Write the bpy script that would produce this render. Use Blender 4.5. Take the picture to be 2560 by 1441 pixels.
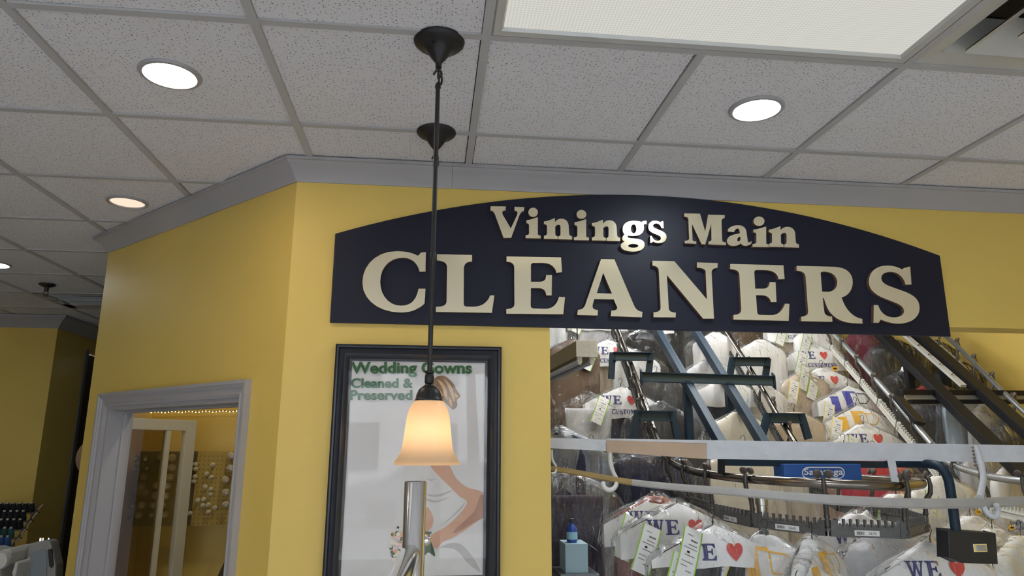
import bpy, bmesh, math, random
import numpy as np
from mathutils import Vector, Matrix, noise as mnoise
from mathutils.geometry import tessellate_polygon
random.seed(7)
for o in list(bpy.data.objects): bpy.data.objects.remove(o)
SC = bpy.context.scene
COL = SC.collection
# ------------------------------------------------------------------ camera
F, YAW, PITCH, ROLL = 1756.84, 0.11383, 0.22211, 0.00357
CZ = 1.66; CEIL = CZ + 1.0810
_cy, _sy, _cp, _sp = math.cos(YAW), math.sin(YAW), math.cos(PITCH), math.sin(PITCH)
_f = Vector((_sy*_cp, _cy*_cp, _sp)); _r = Vector((_cy, -_sy, 0)); _u = _r.cross(_f)
_c, _s = math.cos(ROLL), math.sin(ROLL)
CR = _r*_c + _u*_s; CU = _u*_c - _r*_s; CF = _f
CAM0 = Vector((0, 0, CZ))
cam = bpy.data.cameras.new('camera'); camo = bpy.data.objects.new('camera', cam); COL.objects.link(camo)
cam.sensor_width = 36; cam.lens = F/2560*36; cam.clip_start = .02
camo.matrix_world = Matrix(((CR.x, CU.x, -CF.x, 0), (CR.y, CU.y, -CF.y, 0), (CR.z, CU.z, -CF.z, CZ), (0, 0, 0, 1)))
SC.camera = camo
# ------------------------------------------------------------------ world, exposure
w = bpy.data.worlds.new('overcast_sky'); SC.world = w; w.use_nodes = True
w.node_tree.nodes['Background'].inputs[0].default_value = (.86, .93, 1.0, 1)
w.node_tree.nodes['Background'].inputs[1].default_value = 5.0
SC.view_settings.view_transform = 'Standard'; SC.view_settings.look = 'None'
SC.view_settings.exposure = 0.9; SC.view_settings.gamma = 1.0
SC.cycles.transparent_max_bounces = 22; SC.cycles.max_bounces = 7; SC.cycles.diffuse_bounces = 3; SC.cycles.glossy_bounces = 4
SC.cycles.sample_clamp_indirect = 6.0
L_TROFFER = .36; L_DOWN_W = 45.0; L_DOWN_C = 60.0; L_BACK = 46.0
# ------------------------------------------------------------------ picture helpers
def ray(x, y): return CR*((x-1280)/F) + CU*((720.5-y)/F) + CF
def at_y(x, y, Y): d = ray(x, y); return CAM0 + d*(Y/d.y)
def at_z(x, y, z): d = ray(x, y); return CAM0 + d*((z-CZ)/d.z)
def at_pl(x, y, p, n): d = ray(x, y); return CAM0 + d*((p-CAM0).dot(n)/d.dot(n))
# ------------------------------------------------------------------ materials
M = {}
def mat(name, col, rough=.5, metal=0., var=0., vscale=6., bump=0., bscale=60., emit=None, es=1., coat=0., spec=.5, sheen=0.):
    m = bpy.data.materials.new(name); m.use_nodes = True; nt = m.node_tree; N = nt.nodes; L = nt.links
    b = N['Principled BSDF']; b.inputs['Base Color'].default_value = (*col, 1)
    b.inputs['Roughness'].default_value = rough; b.inputs['Metallic'].default_value = metal
    b.inputs['Specular IOR Level'].default_value = spec
    if coat: b.inputs['Coat Weight'].default_value = coat; b.inputs['Coat Roughness'].default_value = .1
    if sheen: b.inputs['Sheen Weight'].default_value = sheen
    tc = N.new('ShaderNodeTexCoord')
    if var:
        nz = N.new('ShaderNodeTexNoise'); nz.inputs['Scale'].default_value = vscale; nz.inputs['Detail'].default_value = 4
        rp = N.new('ShaderNodeMixRGB'); rp.inputs[1].default_value = (*[c*(1-var) for c in col], 1); rp.inputs[2].default_value = (*[min(1, c*(1+var)) for c in col], 1)
        L.new(tc.outputs['Object'], nz.inputs['Vector']); L.new(nz.outputs['Fac'], rp.inputs[0]); L.new(rp.outputs[0], b.inputs['Base Color'])
    if bump:
        nz = N.new('ShaderNodeTexNoise'); nz.inputs['Scale'].default_value = bscale; nz.inputs['Detail'].default_value = 3
        bp = N.new('ShaderNodeBump'); bp.inputs['Strength'].default_value = bump; bp.inputs['Distance'].default_value = .01
        L.new(tc.outputs['Object'], nz.inputs['Vector']); L.new(nz.outputs['Fac'], bp.inputs['Height']); L.new(bp.outputs[0], b.inputs['Normal'])
    if emit: b.inputs['Emission Color'].default_value = (*emit, 1); b.inputs['Emission Strength'].default_value = es
    M[name] = m; return m
def tile_mat():
    m = mat('ceiling_tile', (.68, .645, .63), .9); nt = m.node_tree; N = nt.nodes; L = nt.links; b = N['Principled BSDF']
    geo = N.new('ShaderNodeNewGeometry'); prev = None
    for sc_, th, keep, off in ((78., .145, .50, 0.), (140., .15, .25, 3.7)):
        mp = N.new('ShaderNodeMapping'); mp.inputs['Location'].default_value = (off, off*2, 0); mp.inputs['Scale'].default_value = (1, 1, 0)
        dn = N.new('ShaderNodeTexNoise'); dn.inputs['Scale'].default_value = 90; 
        ad = N.new('ShaderNodeVectorMath'); ad.operation = 'MULTIPLY_ADD'; ad.inputs[1].default_value = (.006, .006, 0)
        L.new(geo.outputs['Position'], mp.inputs['Vector']); L.new(geo.outputs['Position'], dn.inputs['Vector'])
        L.new(dn.outputs['Color'], ad.inputs[0]); L.new(mp.outputs[0], ad.inputs[2])
        v = N.new('ShaderNodeTexVoronoi'); v.inputs['Scale'].default_value = sc_; v.voronoi_dimensions = '2D'
        L.new(ad.outputs[0], v.inputs['Vector'])
        lt = N.new('ShaderNodeMath'); lt.operation = 'LESS_THAN'; lt.inputs[1].default_value = th; L.new(v.outputs['Distance'], lt.inputs[0])
        sp = N.new('ShaderNodeSeparateColor'); L.new(v.outputs['Color'], sp.inputs[0])
        k = N.new('ShaderNodeMath'); k.operation = 'LESS_THAN'; k.inputs[1].default_value = keep; L.new(sp.outputs[0], k.inputs[0])
        mu = N.new('ShaderNodeMath'); mu.operation = 'MULTIPLY'; L.new(lt.outputs[0], mu.inputs[0]); L.new(k.outputs[0], mu.inputs[1])
        if prev is None: prev = mu
        else:
            mx = N.new('ShaderNodeMath'); mx.operation = 'MAXIMUM'; L.new(prev.outputs[0], mx.inputs[0]); L.new(mu.outputs[0], mx.inputs[1]); prev = mx
    nz = N.new('ShaderNodeTexNoise'); nz.inputs['Scale'].default_value = 3.0; L.new(geo.outputs['Position'], nz.inputs['Vector'])
    c1 = N.new('ShaderNodeMixRGB'); c1.inputs[1].default_value = (.77, .745, .765, 1); c1.inputs[2].default_value = (.81, .795, .815, 1); L.new(nz.outputs['Fac'], c1.inputs[0])
    c2 = N.new('ShaderNodeMixRGB'); c2.inputs[2].default_value = (.10, .085, .08, 1); L.new(c1.outputs[0], c2.inputs[1])
    sc2 = N.new('ShaderNodeMath'); sc2.operation = 'MULTIPLY'; sc2.inputs[1].default_value = .78; L.new(prev.outputs[0], sc2.inputs[0]); L.new(sc2.outputs[0], c2.inputs[0])
    L.new(c2.outputs[0], b.inputs['Base Color'])
    bp = N.new('ShaderNodeBump'); bp.inputs['Strength'].default_value = .4; bp.inputs['Distance'].default_value = .003; bp.invert = True
    L.new(prev.outputs[0], bp.inputs['Height']); L.new(bp.outputs[0], b.inputs['Normal'])
def film_mat(name, tint=(1, 1, 1), rough=.06, base=.10, edge=.75, bump=.6, bscale=14., ior=1.5, haze=0.):
    m = bpy.data.materials.new(name); m.use_nodes = True; nt = m.node_tree; N = nt.nodes; L = nt.links
    for n in list(N): N.remove(n)
    out = N.new('ShaderNodeOutputMaterial'); tr = N.new('ShaderNodeBsdfTransparent'); tr.inputs[0].default_value = (*tint, 1)
    gl = N.new('ShaderNodeBsdfGlossy'); gl.inputs['Roughness'].default_value = rough; gl.inputs[0].default_value = (1, 1, 1, 1)
    lw = N.new('ShaderNodeLayerWeight'); lw.inputs['Blend'].default_value = .5; fr = N.new('ShaderNodeMath'); fr.operation = 'POWER'; fr.inputs[1].default_value = 4.0 if bump else 5.0; L.new(lw.outputs['Facing'], fr.inputs[0])
    mx = N.new('ShaderNodeMixShader')
    mr = N.new('ShaderNodeMapRange'); mr.inputs[1].default_value = 0; mr.inputs[2].default_value = 1; mr.inputs[3].default_value = base; mr.inputs[4].default_value = edge
    L.new(fr.outputs[0], mr.inputs[0]); L.new(mr.outputs[0], mx.inputs[0]); L.new(gl.outputs[0], mx.inputs[2])
    if bump:
        tc = N.new('ShaderNodeTexCoord'); mp = N.new('ShaderNodeMapping'); mp.inputs['Scale'].default_value = (1.6, 1.6, .55)
        nz = N.new('ShaderNodeTexNoise'); nz.inputs['Scale'].default_value = bscale; nz.inputs['Detail'].default_value = 5; nz.inputs['Distortion'].default_value = .8
        bp = N.new('ShaderNodeBump'); bp.inputs['Strength'].default_value = bump; bp.inputs['Distance'].default_value = .05
        oi = N.new('ShaderNodeObjectInfo'); av = N.new('ShaderNodeVectorMath'); av.operation = 'ADD'
        L.new(tc.outputs['Object'], mp.inputs[0]); L.new(mp.outputs[0], av.inputs[0]); L.new(oi.outputs['Location'], av.inputs[1]); L.new(av.outputs[0], nz.inputs['Vector'])
        L.new(nz.outputs['Fac'], bp.inputs['Height']); L.new(bp.outputs[0], gl.inputs['Normal']); L.new(bp.outputs[0], lw.inputs['Normal'])
    if haze:
        df = N.new('ShaderNodeBsdfDiffuse'); df.inputs[0].default_value = (.85, .87, .9, 1); m2 = N.new('ShaderNodeMixShader'); m2.inputs[0].default_value = haze
        L.new(tr.outputs[0], m2.inputs[1]); L.new(df.outputs[0], m2.inputs[2]); L.new(m2.outputs[0], mx.inputs[1])
    else: L.new(tr.outputs[0], mx.inputs[1])
    L.new(mx.outputs[0], out.inputs[0]); M[name] = m; return m
def emat(name, col, s, pat=False):
    m = bpy.data.materials.new(name); m.use_nodes = True; nt = m.node_tree; N = nt.nodes; L = nt.links
    for n in list(N): N.remove(n)
    out = N.new('ShaderNodeOutputMaterial'); e = N.new('ShaderNodeEmission'); e.inputs[0].default_value = (*col, 1); e.inputs[1].default_value = s
    if pat:   # moulded prismatic relief of the acrylic lens
        geo = N.new('ShaderNodeNewGeometry'); mp = N.new('ShaderNodeMapping'); mp.inputs['Rotation'].default_value = (0, 0, math.radians(45)); mp.inputs['Scale'].default_value = (1, 1, 0)
        ck = N.new('ShaderNodeTexChecker'); ck.inputs['Scale'].default_value = 150; ck.inputs[1].default_value = (*col, 1); ck.inputs[2].default_value = (*[c*.86 for c in col], 1)
        L.new(geo.outputs['Position'], mp.inputs[0]); L.new(mp.outputs[0], ck.inputs[0]); L.new(ck.outputs[0], e.inputs[0])
    L.new(e.outputs[0], out.inputs[0]); M[name] = m; return m
def fabric(name, col, rough=.85): return mat(name, col, rough, var=.12, vscale=9, bump=.25, bscale=40)
tile_mat()
mat('tee', (.50, .487, .488), .55, var=.04)
mat('yellow', (.76, .54, .128), .48, var=.03, vscale=2.5, bump=.05, bscale=220)
mat('trim', (.40, .385, .39), .42, var=.03, vscale=3)
mat('doorway_gloom', (.02, .017, .014), .6)
mat('navy_board', (.010, .011, .024), .42, spec=.3, bump=.06, bscale=500)
mat('brass', (.95, .845, .60), .15, .68, bump=.012, bscale=300)
mat('letter_side', (.16, .085, .06), .5)
mat('bronze', (.022, .021, .022), .42, .3, var=.3, vscale=30)
mat('frame_black', (.012, .014, .022), .28, coat=.3)
mat('paper_poster', (.68, .66, .645), .6)
mat('green_ink', (.022, .115, .026), .6)
mat('skin', (.60, .35, .235), .6, var=.12, vscale=12)
mat('skin_dark', (.42, .23, .16), .6, var=.15, vscale=14)
mat('hair', (.27, .15, .075), .6, var=.35, vscale=50)
mat('hair_light', (.62, .42, .22), .6, var=.2, vscale=50)
mat('gown', (.66, .645, .62), .7, var=.10, vscale=20)
mat('gown_dark', (.47, .455, .435), .7, var=.10, vscale=20)
mat('leaf', (.05, .10, .04), .6); mat('petal_orange', (.72, .36, .16), .6); mat('petal_pink', (.75, .5, .5), .6); mat('petal_cream', (.75, .68, .55), .6)
mat('chrome', (.80, .79, .77), .07, 1.)
mat('steel', (.52, .50, .46), .3, 1., var=.2, vscale=14)
mat('pipe_dark', (.27, .235, .20), .24, 1., var=.35, vscale=9)
mat('pipe_light', (.42, .44, .44), .38, .8, var=.15, vscale=12)
mat('comb_dark', (.13, .13, .132), .45, .35, var=.3, vscale=25)
mat('comb_light', (.55, .54, .48), .55, var=.15, vscale=20)
mat('iron', (.085, .078, .072), .42, .55, var=.3, vscale=30)
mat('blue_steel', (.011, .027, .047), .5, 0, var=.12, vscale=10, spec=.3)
mat('black_steel', (.010, .010, .012), .45, 0, var=.2, spec=.25)
mat('white_wood', (.60, .61, .635), .5, var=.13, vscale=22, bump=.3, bscale=40)
mat('tan_wood', (.50, .36, .245), .6, var=.12, vscale=14)
mat('ochre_wood', (.36, .25, .09), .6, var=.2, vscale=18)
mat('grey_wood', (.42, .405, .38), .55, var=.16, vscale=16)
mat('weld', (.3, .27, .24), .6, .4, var=.4, vscale=80)
mat('blue_box', (.02, .10, .36), .35)
mat('white_print', (.80, .80, .80), .5)
mat('paper', (.80, .79, .77), .7, var=.02)
mat('navy_ink', (.03, .035, .17), .6); mat('red_ink', (.62, .06, .05), .6); mat('black_ink', (.02, .02, .02), .6)
mat('blue_ink', (.05, .06, .40), .6); mat('yellow_ink', (.85, .46, .04), .6); mat('lime_ink', (.30, .55, .06), .6); mat('tag_yellow', (.85, .72, .08), .6)
mat('switch_black', (.018, .018, .02), .45, var=.2, bump=.05)
mat('switch_grey', (.40, .40, .37), .35, .3)
mat('wire', (.03, .03, .032), .4, .4); mat('wire_white', (.75, .74, .70), .45)
mat('galv', (.60, .60, .58), .45, .3)
mat('housing_yellow_cast', (.27, .20, .06), .5)  # yellowish light on the reflective housing put into its colour
mat('rubber', (.09, .07, .06), .55, var=.2)
film_mat('film', base=.06, edge=.95, rough=.05, bump=1.0, bscale=12., haze=0)
film_mat('film_blue', tint=(.72, .86, .96), base=.10, edge=.9, bump=1.0, bscale=8., haze=.12)
film_mat('poster_glass', base=.042, edge=.95, rough=.01, bump=0.)
film_mat('pane', base=.075, edge=.95, rough=.005, bump=0.)
film_mat('darkened_pane', tint=(.66, .60, .50), base=.04, edge=.9, rough=.01, bump=0.)  # tint stands in for the dark opening beyond
emat('lens_troffer', (1.0, .985, .90), L_TROFFER, True)
emat('lens_warm', (1.0, .80, .58), L_DOWN_W); emat('lens_cool', (.80, .90, 1.0), L_DOWN_C); emat('lens_sewing_fill', (1.0, .95, .80), 75.0); emat('lens_dim', (1.0, .80, .62), .55)
emat('tube_added', (.95, .98, 1.0), L_BACK); emat('bead', (1.0, .82, .40), 3.0); emat('lamp_bulb', (1.0, .72, .48), 5.5)
# ------------------------------------------------------------------ mesh builder
ORG = {}
class MB:
    def __init__(s): s.v = []; s.f = []; s.m = []
    def add(s, vs, fs, m=0):
        o = len(s.v); s.v += [tuple(v) for v in vs]; s.f += [tuple(i+o for i in f) for f in fs]; s.m += [m]*len(fs); return s
    def box(s, x0, x1, y0, y1, z0, z1, m=0):
        return s.add([(x0,y0,z0),(x1,y0,z0),(x1,y1,z0),(x0,y1,z0),(x0,y0,z1),(x1,y0,z1),(x1,y1,z1),(x0,y1,z1)],
                     [(0,3,2,1),(4,5,6,7),(0,1,5,4),(1,2,6,5),(2,3,7,6),(3,0,4,7)], m)
    def obox(s, c, ax, ay, az, m=0):
        c = Vector(c); ax = Vector(ax); ay = Vector(ay); az = Vector(az)
        if ax.cross(ay).dot(az) < 0: az = -az
        P = [c+ax*i+ay*j+az*k for i, j, k in ((-1,-1,-1),(1,-1,-1),(1,1,-1),(-1,1,-1),(-1,-1,1),(1,-1,1),(1,1,1),(-1,1,1))]
        return s.add(P, [(0,3,2,1),(4,5,6,7),(0,1,5,4),(1,2,6,5),(2,3,7,6),(3,0,4,7)], m)
    def bar(s, a, b, wdt, hgt, up=(0,0,1), m=0):
        a = Vector(a); b = Vector(b); t = (b-a).normalized(); up = Vector(up); sd = t.cross(up).normalized(); up2 = sd.cross(t)
        return s.obox((a+b)/2, (b-a)/2, sd*wdt/2, up2*hgt/2, m)
    def tube(s, pts, r, n=10, m=0, cap=True):
        pts = [Vector(p) for p in pts]; rs = r if isinstance(r, (list, tuple)) else [r]*len(pts)
        t0 = (pts[1]-pts[0]).normalized(); a = Vector((0,0,1)) if abs(t0.z) < .9 else Vector((1,0,0)); nr = t0.cross(a).normalized()
        vs = []; N = len(pts)
        for i, p in enumerate(pts):
            t = (pts[min(i+1,N-1)]-pts[max(i-1,0)]).normalized(); nr = (nr - t*nr.dot(t)).normalized(); bn = t.cross(nr)
            for k in range(n):
                an = 2*math.pi*k/n; vs.append(p+(nr*math.cos(an)+bn*math.sin(an))*rs[i])
        fs = [(i*n+k, i*n+(k+1)%n, (i+1)*n+(k+1)%n, (i+1)*n+k) for i in range(N-1) for k in range(n)]
        if cap: fs += [tuple(range(n))[::-1], tuple((N-1)*n+k for k in range(n))]
        return s.add(vs, fs, m)
    def lathe(s, prof, c=(0,0,0), n=32, m=0, ax=None):
        c = Vector(c); ax = Vector(ax or (0,0,1)).normalized(); h = Vector((1,0,0)) if abs(ax.x) < .9 else Vector((0,1,0)); e1 = (h-ax*h.dot(ax)).normalized(); e2 = ax.cross(e1)
        vs = [c+ax*z+(e1*math.cos(2*math.pi*k/n)+e2*math.sin(2*math.pi*k/n))*r for r, z in prof for k in range(n)]
        fs = [(i*n+k, (i+1)*n+k, (i+1)*n+(k+1)%n, i*n+(k+1)%n) for i in range(len(prof)-1) for k in range(n)]
        return s.add(vs, fs, m)
    def prism(s, cons, fn, w0, w1, mf=0, ms=0, back=True):
        """contours (outer + holes) in (u, v), extruded from w0 (front) to w1"""
        tri = tessellate_polygon([[Vector((u, v, 0)) for u, v in c] for c in cons]); flat = [p for c in cons for p in c]; n = len(flat)
        s.add([fn(u, v, w0) for u, v in flat], tri, mf)
        if back and w1 != w0:
            s.add([fn(u, v, w1) for u, v in flat], [t[::-1] for t in tri], ms)
            for c in cons:
                k = len(c); s.add([fn(u, v, w0) for u, v in c]+[fn(u, v, w1) for u, v in c], [(i, (i+1)%k, k+(i+1)%k, k+i) for i in range(k)], ms)
        return s
    def build(s, name, mats, parent=None, smooth=None, fix=True, bevel=0, loc=None):
        me = bpy.data.meshes.new(name)
        org = Vector(loc) if loc is not None else (ORG.get(parent.name, Vector()) if parent else Vector())
        me.from_pydata([tuple(Vector(v)-org) for v in s.v], [], s.f)
        mats = mats if isinstance(mats, (list, tuple)) else [mats]
        for m in mats: me.materials.append(M[m])
        me.polygons.foreach_set('material_index', s.m)
        bm = bmesh.new(); bm.from_mesh(me)
        if fix: bmesh.ops.recalc_face_normals(bm, faces=bm.faces)
        if bevel:
            bmesh.ops.remove_doubles(bm, verts=bm.verts, dist=1e-5)
            bmesh.ops.bevel(bm, geom=[e for e in bm.edges if e.is_manifold and e.calc_face_angle(0) > .5], offset=bevel, segments=2, profile=.6, affect='EDGES')
        bm.to_mesh(me); bm.free()
        if smooth:
            me.polygons.foreach_set('use_smooth', [True]*len(me.polygons)); me.set_sharp_from_angle(angle=math.radians(smooth))
        me.update()
        o = bpy.data.objects.new(name, me); COL.objects.link(o)
        if parent: o.parent = parent; ORG[o.name] = ORG.get(parent.name, Vector())
        else:
            if loc is not None: o.location = loc
            ORG[o.name] = org
        return o
def tag(o, label, cat, group=None):
    o['label'] = label; o['category'] = cat
    if group: o['group'] = group
    return o
def thing(name, label, cat, loc=(0,0,0), group=None):
    o = bpy.data.objects.new(name, None); COL.objects.link(o); o.location = loc; o.empty_display_size = .05; ORG[o.name] = Vector(loc)
    return tag(o, label, cat, group)
def struct(o): o['kind'] = 'structure'; return o
def copy_obj(o, parent=None, loc=None, mats=None):
    c = o.copy(); COL.objects.link(c); c.parent = parent
    if loc is not None: c.location = loc
    ORG[c.name] = ORG.get(parent.name, Vector()) if parent else Vector(c.location)
    return c
def crom(P, n=8):
    P = [Vector(p) for p in P]; out = []; Q = [P[0]*2-P[1]]+P+[P[-1]*2-P[-2]]
    for i in range(1, len(Q)-2):
        for k in range(n):
            t = k/n; a, b, c, d = Q[i-1], Q[i], Q[i+1], Q[i+2]
            out.append(.5*((2*b)+(c-a)*t+(2*a-5*b+4*c-d)*t*t+(3*b-a-3*c+d)*t**3))
    return out+[P[-1]]
def path(sv, n=7):
    """small SVG-like path: M L C Q Z with absolute numbers -> polyline"""
    tk = sv.replace(',', ' ').replace('M', ' M ').replace('L', ' L ').replace('C', ' C ').replace('Q', ' Q ').replace('Z', ' ').split()
    pts = []; i = 0; cmd = 'M'
    def num(k): return [float(x) for x in tk[i:i+k]]
    while i < len(tk):
        if tk[i] in 'MLCQ': cmd = tk[i]; i += 1; continue
        if cmd in 'ML': a = num(2); i += 2; pts.append((a[0], a[1])); cmd = 'L'
        elif cmd == 'Q':
            a = num(4); i += 4; p = pts[-1]
            for k in range(1, n+1):
                t = k/n; pts.append(tuple((1-t)**2*p[j]+2*t*(1-t)*a[j]+t*t*a[2+j] for j in (0, 1)))
        elif cmd == 'C':
            a = num(6); i += 6; p = pts[-1]
            for k in range(1, n+1):
                t = k/n; pts.append(tuple((1-t)**3*p[j]+3*t*(1-t)**2*a[j]+3*t*t*(1-t)*a[2+j]+t**3*a[4+j] for j in (0, 1)))
    if abs(pts[0][0]-pts[-1][0])+abs(pts[0][1]-pts[-1][1]) < 1e-6: pts.pop()
    return pts
def ell(cx, cy, rx, ry, n=20): return [(cx+rx*math.cos(2*math.pi*k/n), cy+ry*math.sin(2*math.pi*k/n)) for k in range(n)]
_TX = {}
def text_tris(s, bold=.0):
    """flat triangles of a line of text in the built-in font, height of a capital about .73"""
    if (s, bold) in _TX: return _TX[(s, bold)]
    cu = bpy.data.curves.new('t', 'FONT'); cu.body = s; cu.offset = bold; cu.resolution_u = 4; cu.fill_mode = 'FRONT'
    ob = bpy.data.objects.new('t', cu); COL.objects.link(ob)
    dg = bpy.context.evaluated_depsgraph_get(); me = bpy.data.meshes.new_from_object(ob.evaluated_get(dg))
    r = ([tuple(v.co[:2]) for v in me.vertices], [tuple(p.vertices) for p in me.polygons])
    bpy.data.objects.remove(ob); bpy.data.curves.remove(cu); bpy.data.meshes.remove(me); _TX[(s, bold)] = r; return r
def put_text(mb, s, fn, u0, u1, v0, v1, m=0, bold=.0):
    vs, fs = text_tris(s, bold); xs = [p[0] for p in vs]; ys = [p[1] for p in vs]; a, b = min(xs), max(xs); c, d = min(ys), max(ys)
    mb.add([fn(u0+(x-a)/(b-a)*(u1-u0), v0+(y-c)/(d-c)*(v1-v0)) for x, y in vs], fs, m)

WY = 2.66                       # front of the yellow sign wall
T = .6096; GX, GY = -1.7064, 1.0965
C1 = Vector((-.541, WY, 0)); C2 = Vector((-1.735, 3.854, 0))      # the two corners of the angled wall
# ================================================================== THE ROOM
TROF = [(3, 0), (-1, -2), (4, -4), (-1, -5), (4, -6)]
def ceiling():
    mb = MB(); x0, x1 = -9, 11; y0, y1 = -7, 12
    def inside(i, j):       # cells over the shop, the left aisle and the sewing room, not over the conveyor hall
        cx, cyy = GX+(i+.5)*T, GY+(j+.5)*T
        return not (cx > .45 and cyy > WY+.25) and not (cx > 5.0)
    for i in range(x0, x1+1):
        X = GX+i*T; top = GY+y1*T if X < .5 else WY+.06
        if X >= 4.95: continue
        cuts = sorted(j for a, j in TROF if a+1 == i); yy = GY+y0*T
        for j in cuts: mb.box(X-.0125, X+.0125, yy, GY+j*T, CEIL, CEIL+.03); yy = GY+(j+1)*T
        mb.box(X-.0125, X+.0125, yy, top, CEIL, CEIL+.03)
    for j in range(y0, y1+1):
        Y = GY+j*T; xr = min(GX+x1*T, 4.92) if Y < WY+.05 else .5
        mb.box(GX+x0*T, xr, Y-.0125, Y+.0125, CEIL+.0006, CEIL+.03)
    c = struct(mb.build('ceiling', 'tee'))
    t = MB().box(.014, T-.014, .014, T-.014, 0, .014); proto = None; far = MB()
    skip = {(3,0),(4,0),(5,0),(-2,7)}
    for i in range(x0, x1):
        for j in range(y0, y1):
            if (i, j) in skip or not inside(i, j): continue
            if j < -1 or i < -6 or i > 7:
                if (i, j) in BACKL: continue
                X, Y = GX+i*T, GY+j*T; far.box(X+.012, X+T-.012, Y+.012, Y+T-.012, CEIL+.007, CEIL+.02); continue
            X, Y = GX+i*T, GY+j*T; dz = CEIL+.0065+random.uniform(-.0012, .0012)
            if proto is None:
                proto = t.build('ceiling_tile', 'ceiling_tile', c); o = proto
            else: o = copy_obj(proto, c)
            o.location = (X+random.uniform(-.002, .002), Y+random.uniform(-.002, .002), dz)
    fo = far.build('ceiling_tile_field', 'ceiling_tile', c); fo['kind'] = 'stuff'
    return c
BACKL = {(-1,-2),(0,-2),(4,-4),(5,-4),(-1,-5),(0,-5),(4,-6),(5,-6)}
ceiling()
mat('hall_darkened', (.15, .14, .13), .7, var=.08)  # hall gloom put into the wall colour, bags mirror less yellow
def walls():
    # sign wall: pier left of the opening and header above it; unseen right pier added to block daylight
    mb = MB(); mb.box(C1.x, .452, WY, WY+.12, 0, CEIL+.03); mb.box(.452, 4.9, WY, WY+.12, 2.152, 3.7); mb.box(2.80, 4.9, WY, WY+.12, 0, 2.152)
    struct(mb.build('wall_front', 'yellow'))
    # angled wall with the window opening
    d = (C2-C1).normalized(); n = Vector((-1, -1, 0)).normalized(); Ln = (C2-C1).length
    def q(s, z, w): p = C1+d*s-n*w; return Vector((p.x, p.y, z))
    S0, S1, ZT, ZB, TH = .262, 1.453, 1.843, .85, .12
    mb = MB()
    for a, b, z0, z1 in ((0, S0, 0, CEIL+.03), (S1, Ln, 0, CEIL+.03), (S0, S1, ZT, CEIL+.03), (S0, S1, 0, ZB)):
        mb.obox((q(a,z0,0)+q(b,z1,TH))/2, d*(b-a)/2, -n*TH/2, Vector((0,0,(z1-z0)/2)))
    struct(mb.build('wall_angled', 'yellow'))
    # window: casing, jamb, pane
    W = thing('window_1', 'x', 'x', q(.85, 1.3, 0)); del W['label']; del W['category']; struct(W)
    prof = [(0,0),(0,.010),(.012,.016),(.018,.012),(.032,.014),(.040,.022),(.045,.022),(.051,.028),(.064,.028),(.064,0)]
    ring = []; mb = MB()
    for (s, z, ss, sz) in ((S0,ZB,-1,-1),(S0,ZT,-1,1),(S1,ZT,1,1),(S1,ZB,1,-1)):
        ring.append([q(s+ss*a, z+sz*a, -b) for a, b in prof])
    k = len(prof)
    for r in range(4):
        a, b = ring[r], ring[(r+1)%4]; mb.add(a+b, [(i, i+1, k+i+1, k+i) for i in range(k-1)])
    mb.build('casing', 'trim', W, smooth=25)
    mb = MB(); t = .018
    for s in (S0, S1-t): mb.obox((q(s,ZB,0)+q(s+t,ZT,TH))/2, d*t/2, -n*TH/2, Vector((0,0,(ZT-ZB)/2)))
    mb.obox((q(S0,ZT-t,0)+q(S1,ZT,TH))/2, d*(S1-S0)/2, -n*TH/2, Vector((0,0,t/2)))
    mb.obox((q(S0,ZB,0)+q(S1,ZB+t,TH))/2, d*(S1-S0)/2, -n*TH/2, Vector((0,0,t/2)))
    mb.build('jamb', 'trim', W)
    mb = MB(); e = .010                     # stop bead around the pane
    for s in (S0+t, S1-t-e): mb.obox((q(s,ZB+t,.07)+q(s+e,ZT-t,.11))/2, d*e/2, -n*.02, Vector((0,0,(ZT-ZB)/2-t)))
    mb.obox((q(S0+t,ZT-t-e,.07)+q(S1-t,ZT-t,.11))/2, d*((S1-S0)/2-t), -n*.02, Vector((0,0,e/2)))
    mb.build('stop_bead', 'trim', W, bevel=.004)
    mb = MB(); mb.add([q(S0+t,ZB+t,.088), q(S1-t,ZB+t,.088), q(S1-t,ZT-t,.088), q(S0+t,ZT-t,.088)], [(0,1,2,3)]); mb.build('pane', 'pane', W)
    # sewing room shell behind it
    struct(MB().box(-1.735, -1.66, 3.86, 4.55, 0, CEIL+.03).build('wall_sewing_left', 'yellow'))
    struct(MB().box(-1.735, .44, 4.52, 4.6, 0, CEIL+.03).build('wall_sewing_back', 'yellow'))
    # far left aisle
    struct(MB().box(-7.4, -3.21, 6.40, 6.5, 0, CEIL+.03).build('wall_aisle_back', 'yellow'))
    mb = MB(); mb.box(-3.31, -3.21, 6.5, 6.98, 0, CEIL+.03); mb.box(-3.31, -3.21, 6.98, 8.6, 2.50, CEIL+.03)
    struct(mb.build('wall_aisle_side', 'yellow'))
    struct(MB().box(-3.31, .5, 8.6, 8.7, 0, CEIL+.03).build('wall_aisle_end', 'yellow'))
    # conveyor hall
    struct(MB().box(.36, .44, 2.78, 8.6, 0, 3.7).build('wall_hall_left', 'hall_darkened'))
    struct(MB().box(.36, 5.0, 8.55, 8.65, 0, 3.7).build('wall_hall_back', 'hall_darkened'))
    struct(MB().box(.36, 5.0, 2.7, 8.6, 3.62, 3.72).build('ceiling_hall', 'hall_darkened'))
    struct(MB().box(4.9, 5.0, -3.1, 8.6, 0, 3.7).build('wall_right', 'yellow'))
    struct(MB().box(-7.5, -7.4, -3.1, 6.5, 0, 2.8).build('wall_left', 'yellow'))
    # street front with its row of big windows
    mb = MB(); mb.box(-7.5, 5, -3.1, -3.0, 0, .45); mb.box(-7.5, 5, -3.1, -3.0, 2.5, 2.8)
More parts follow.
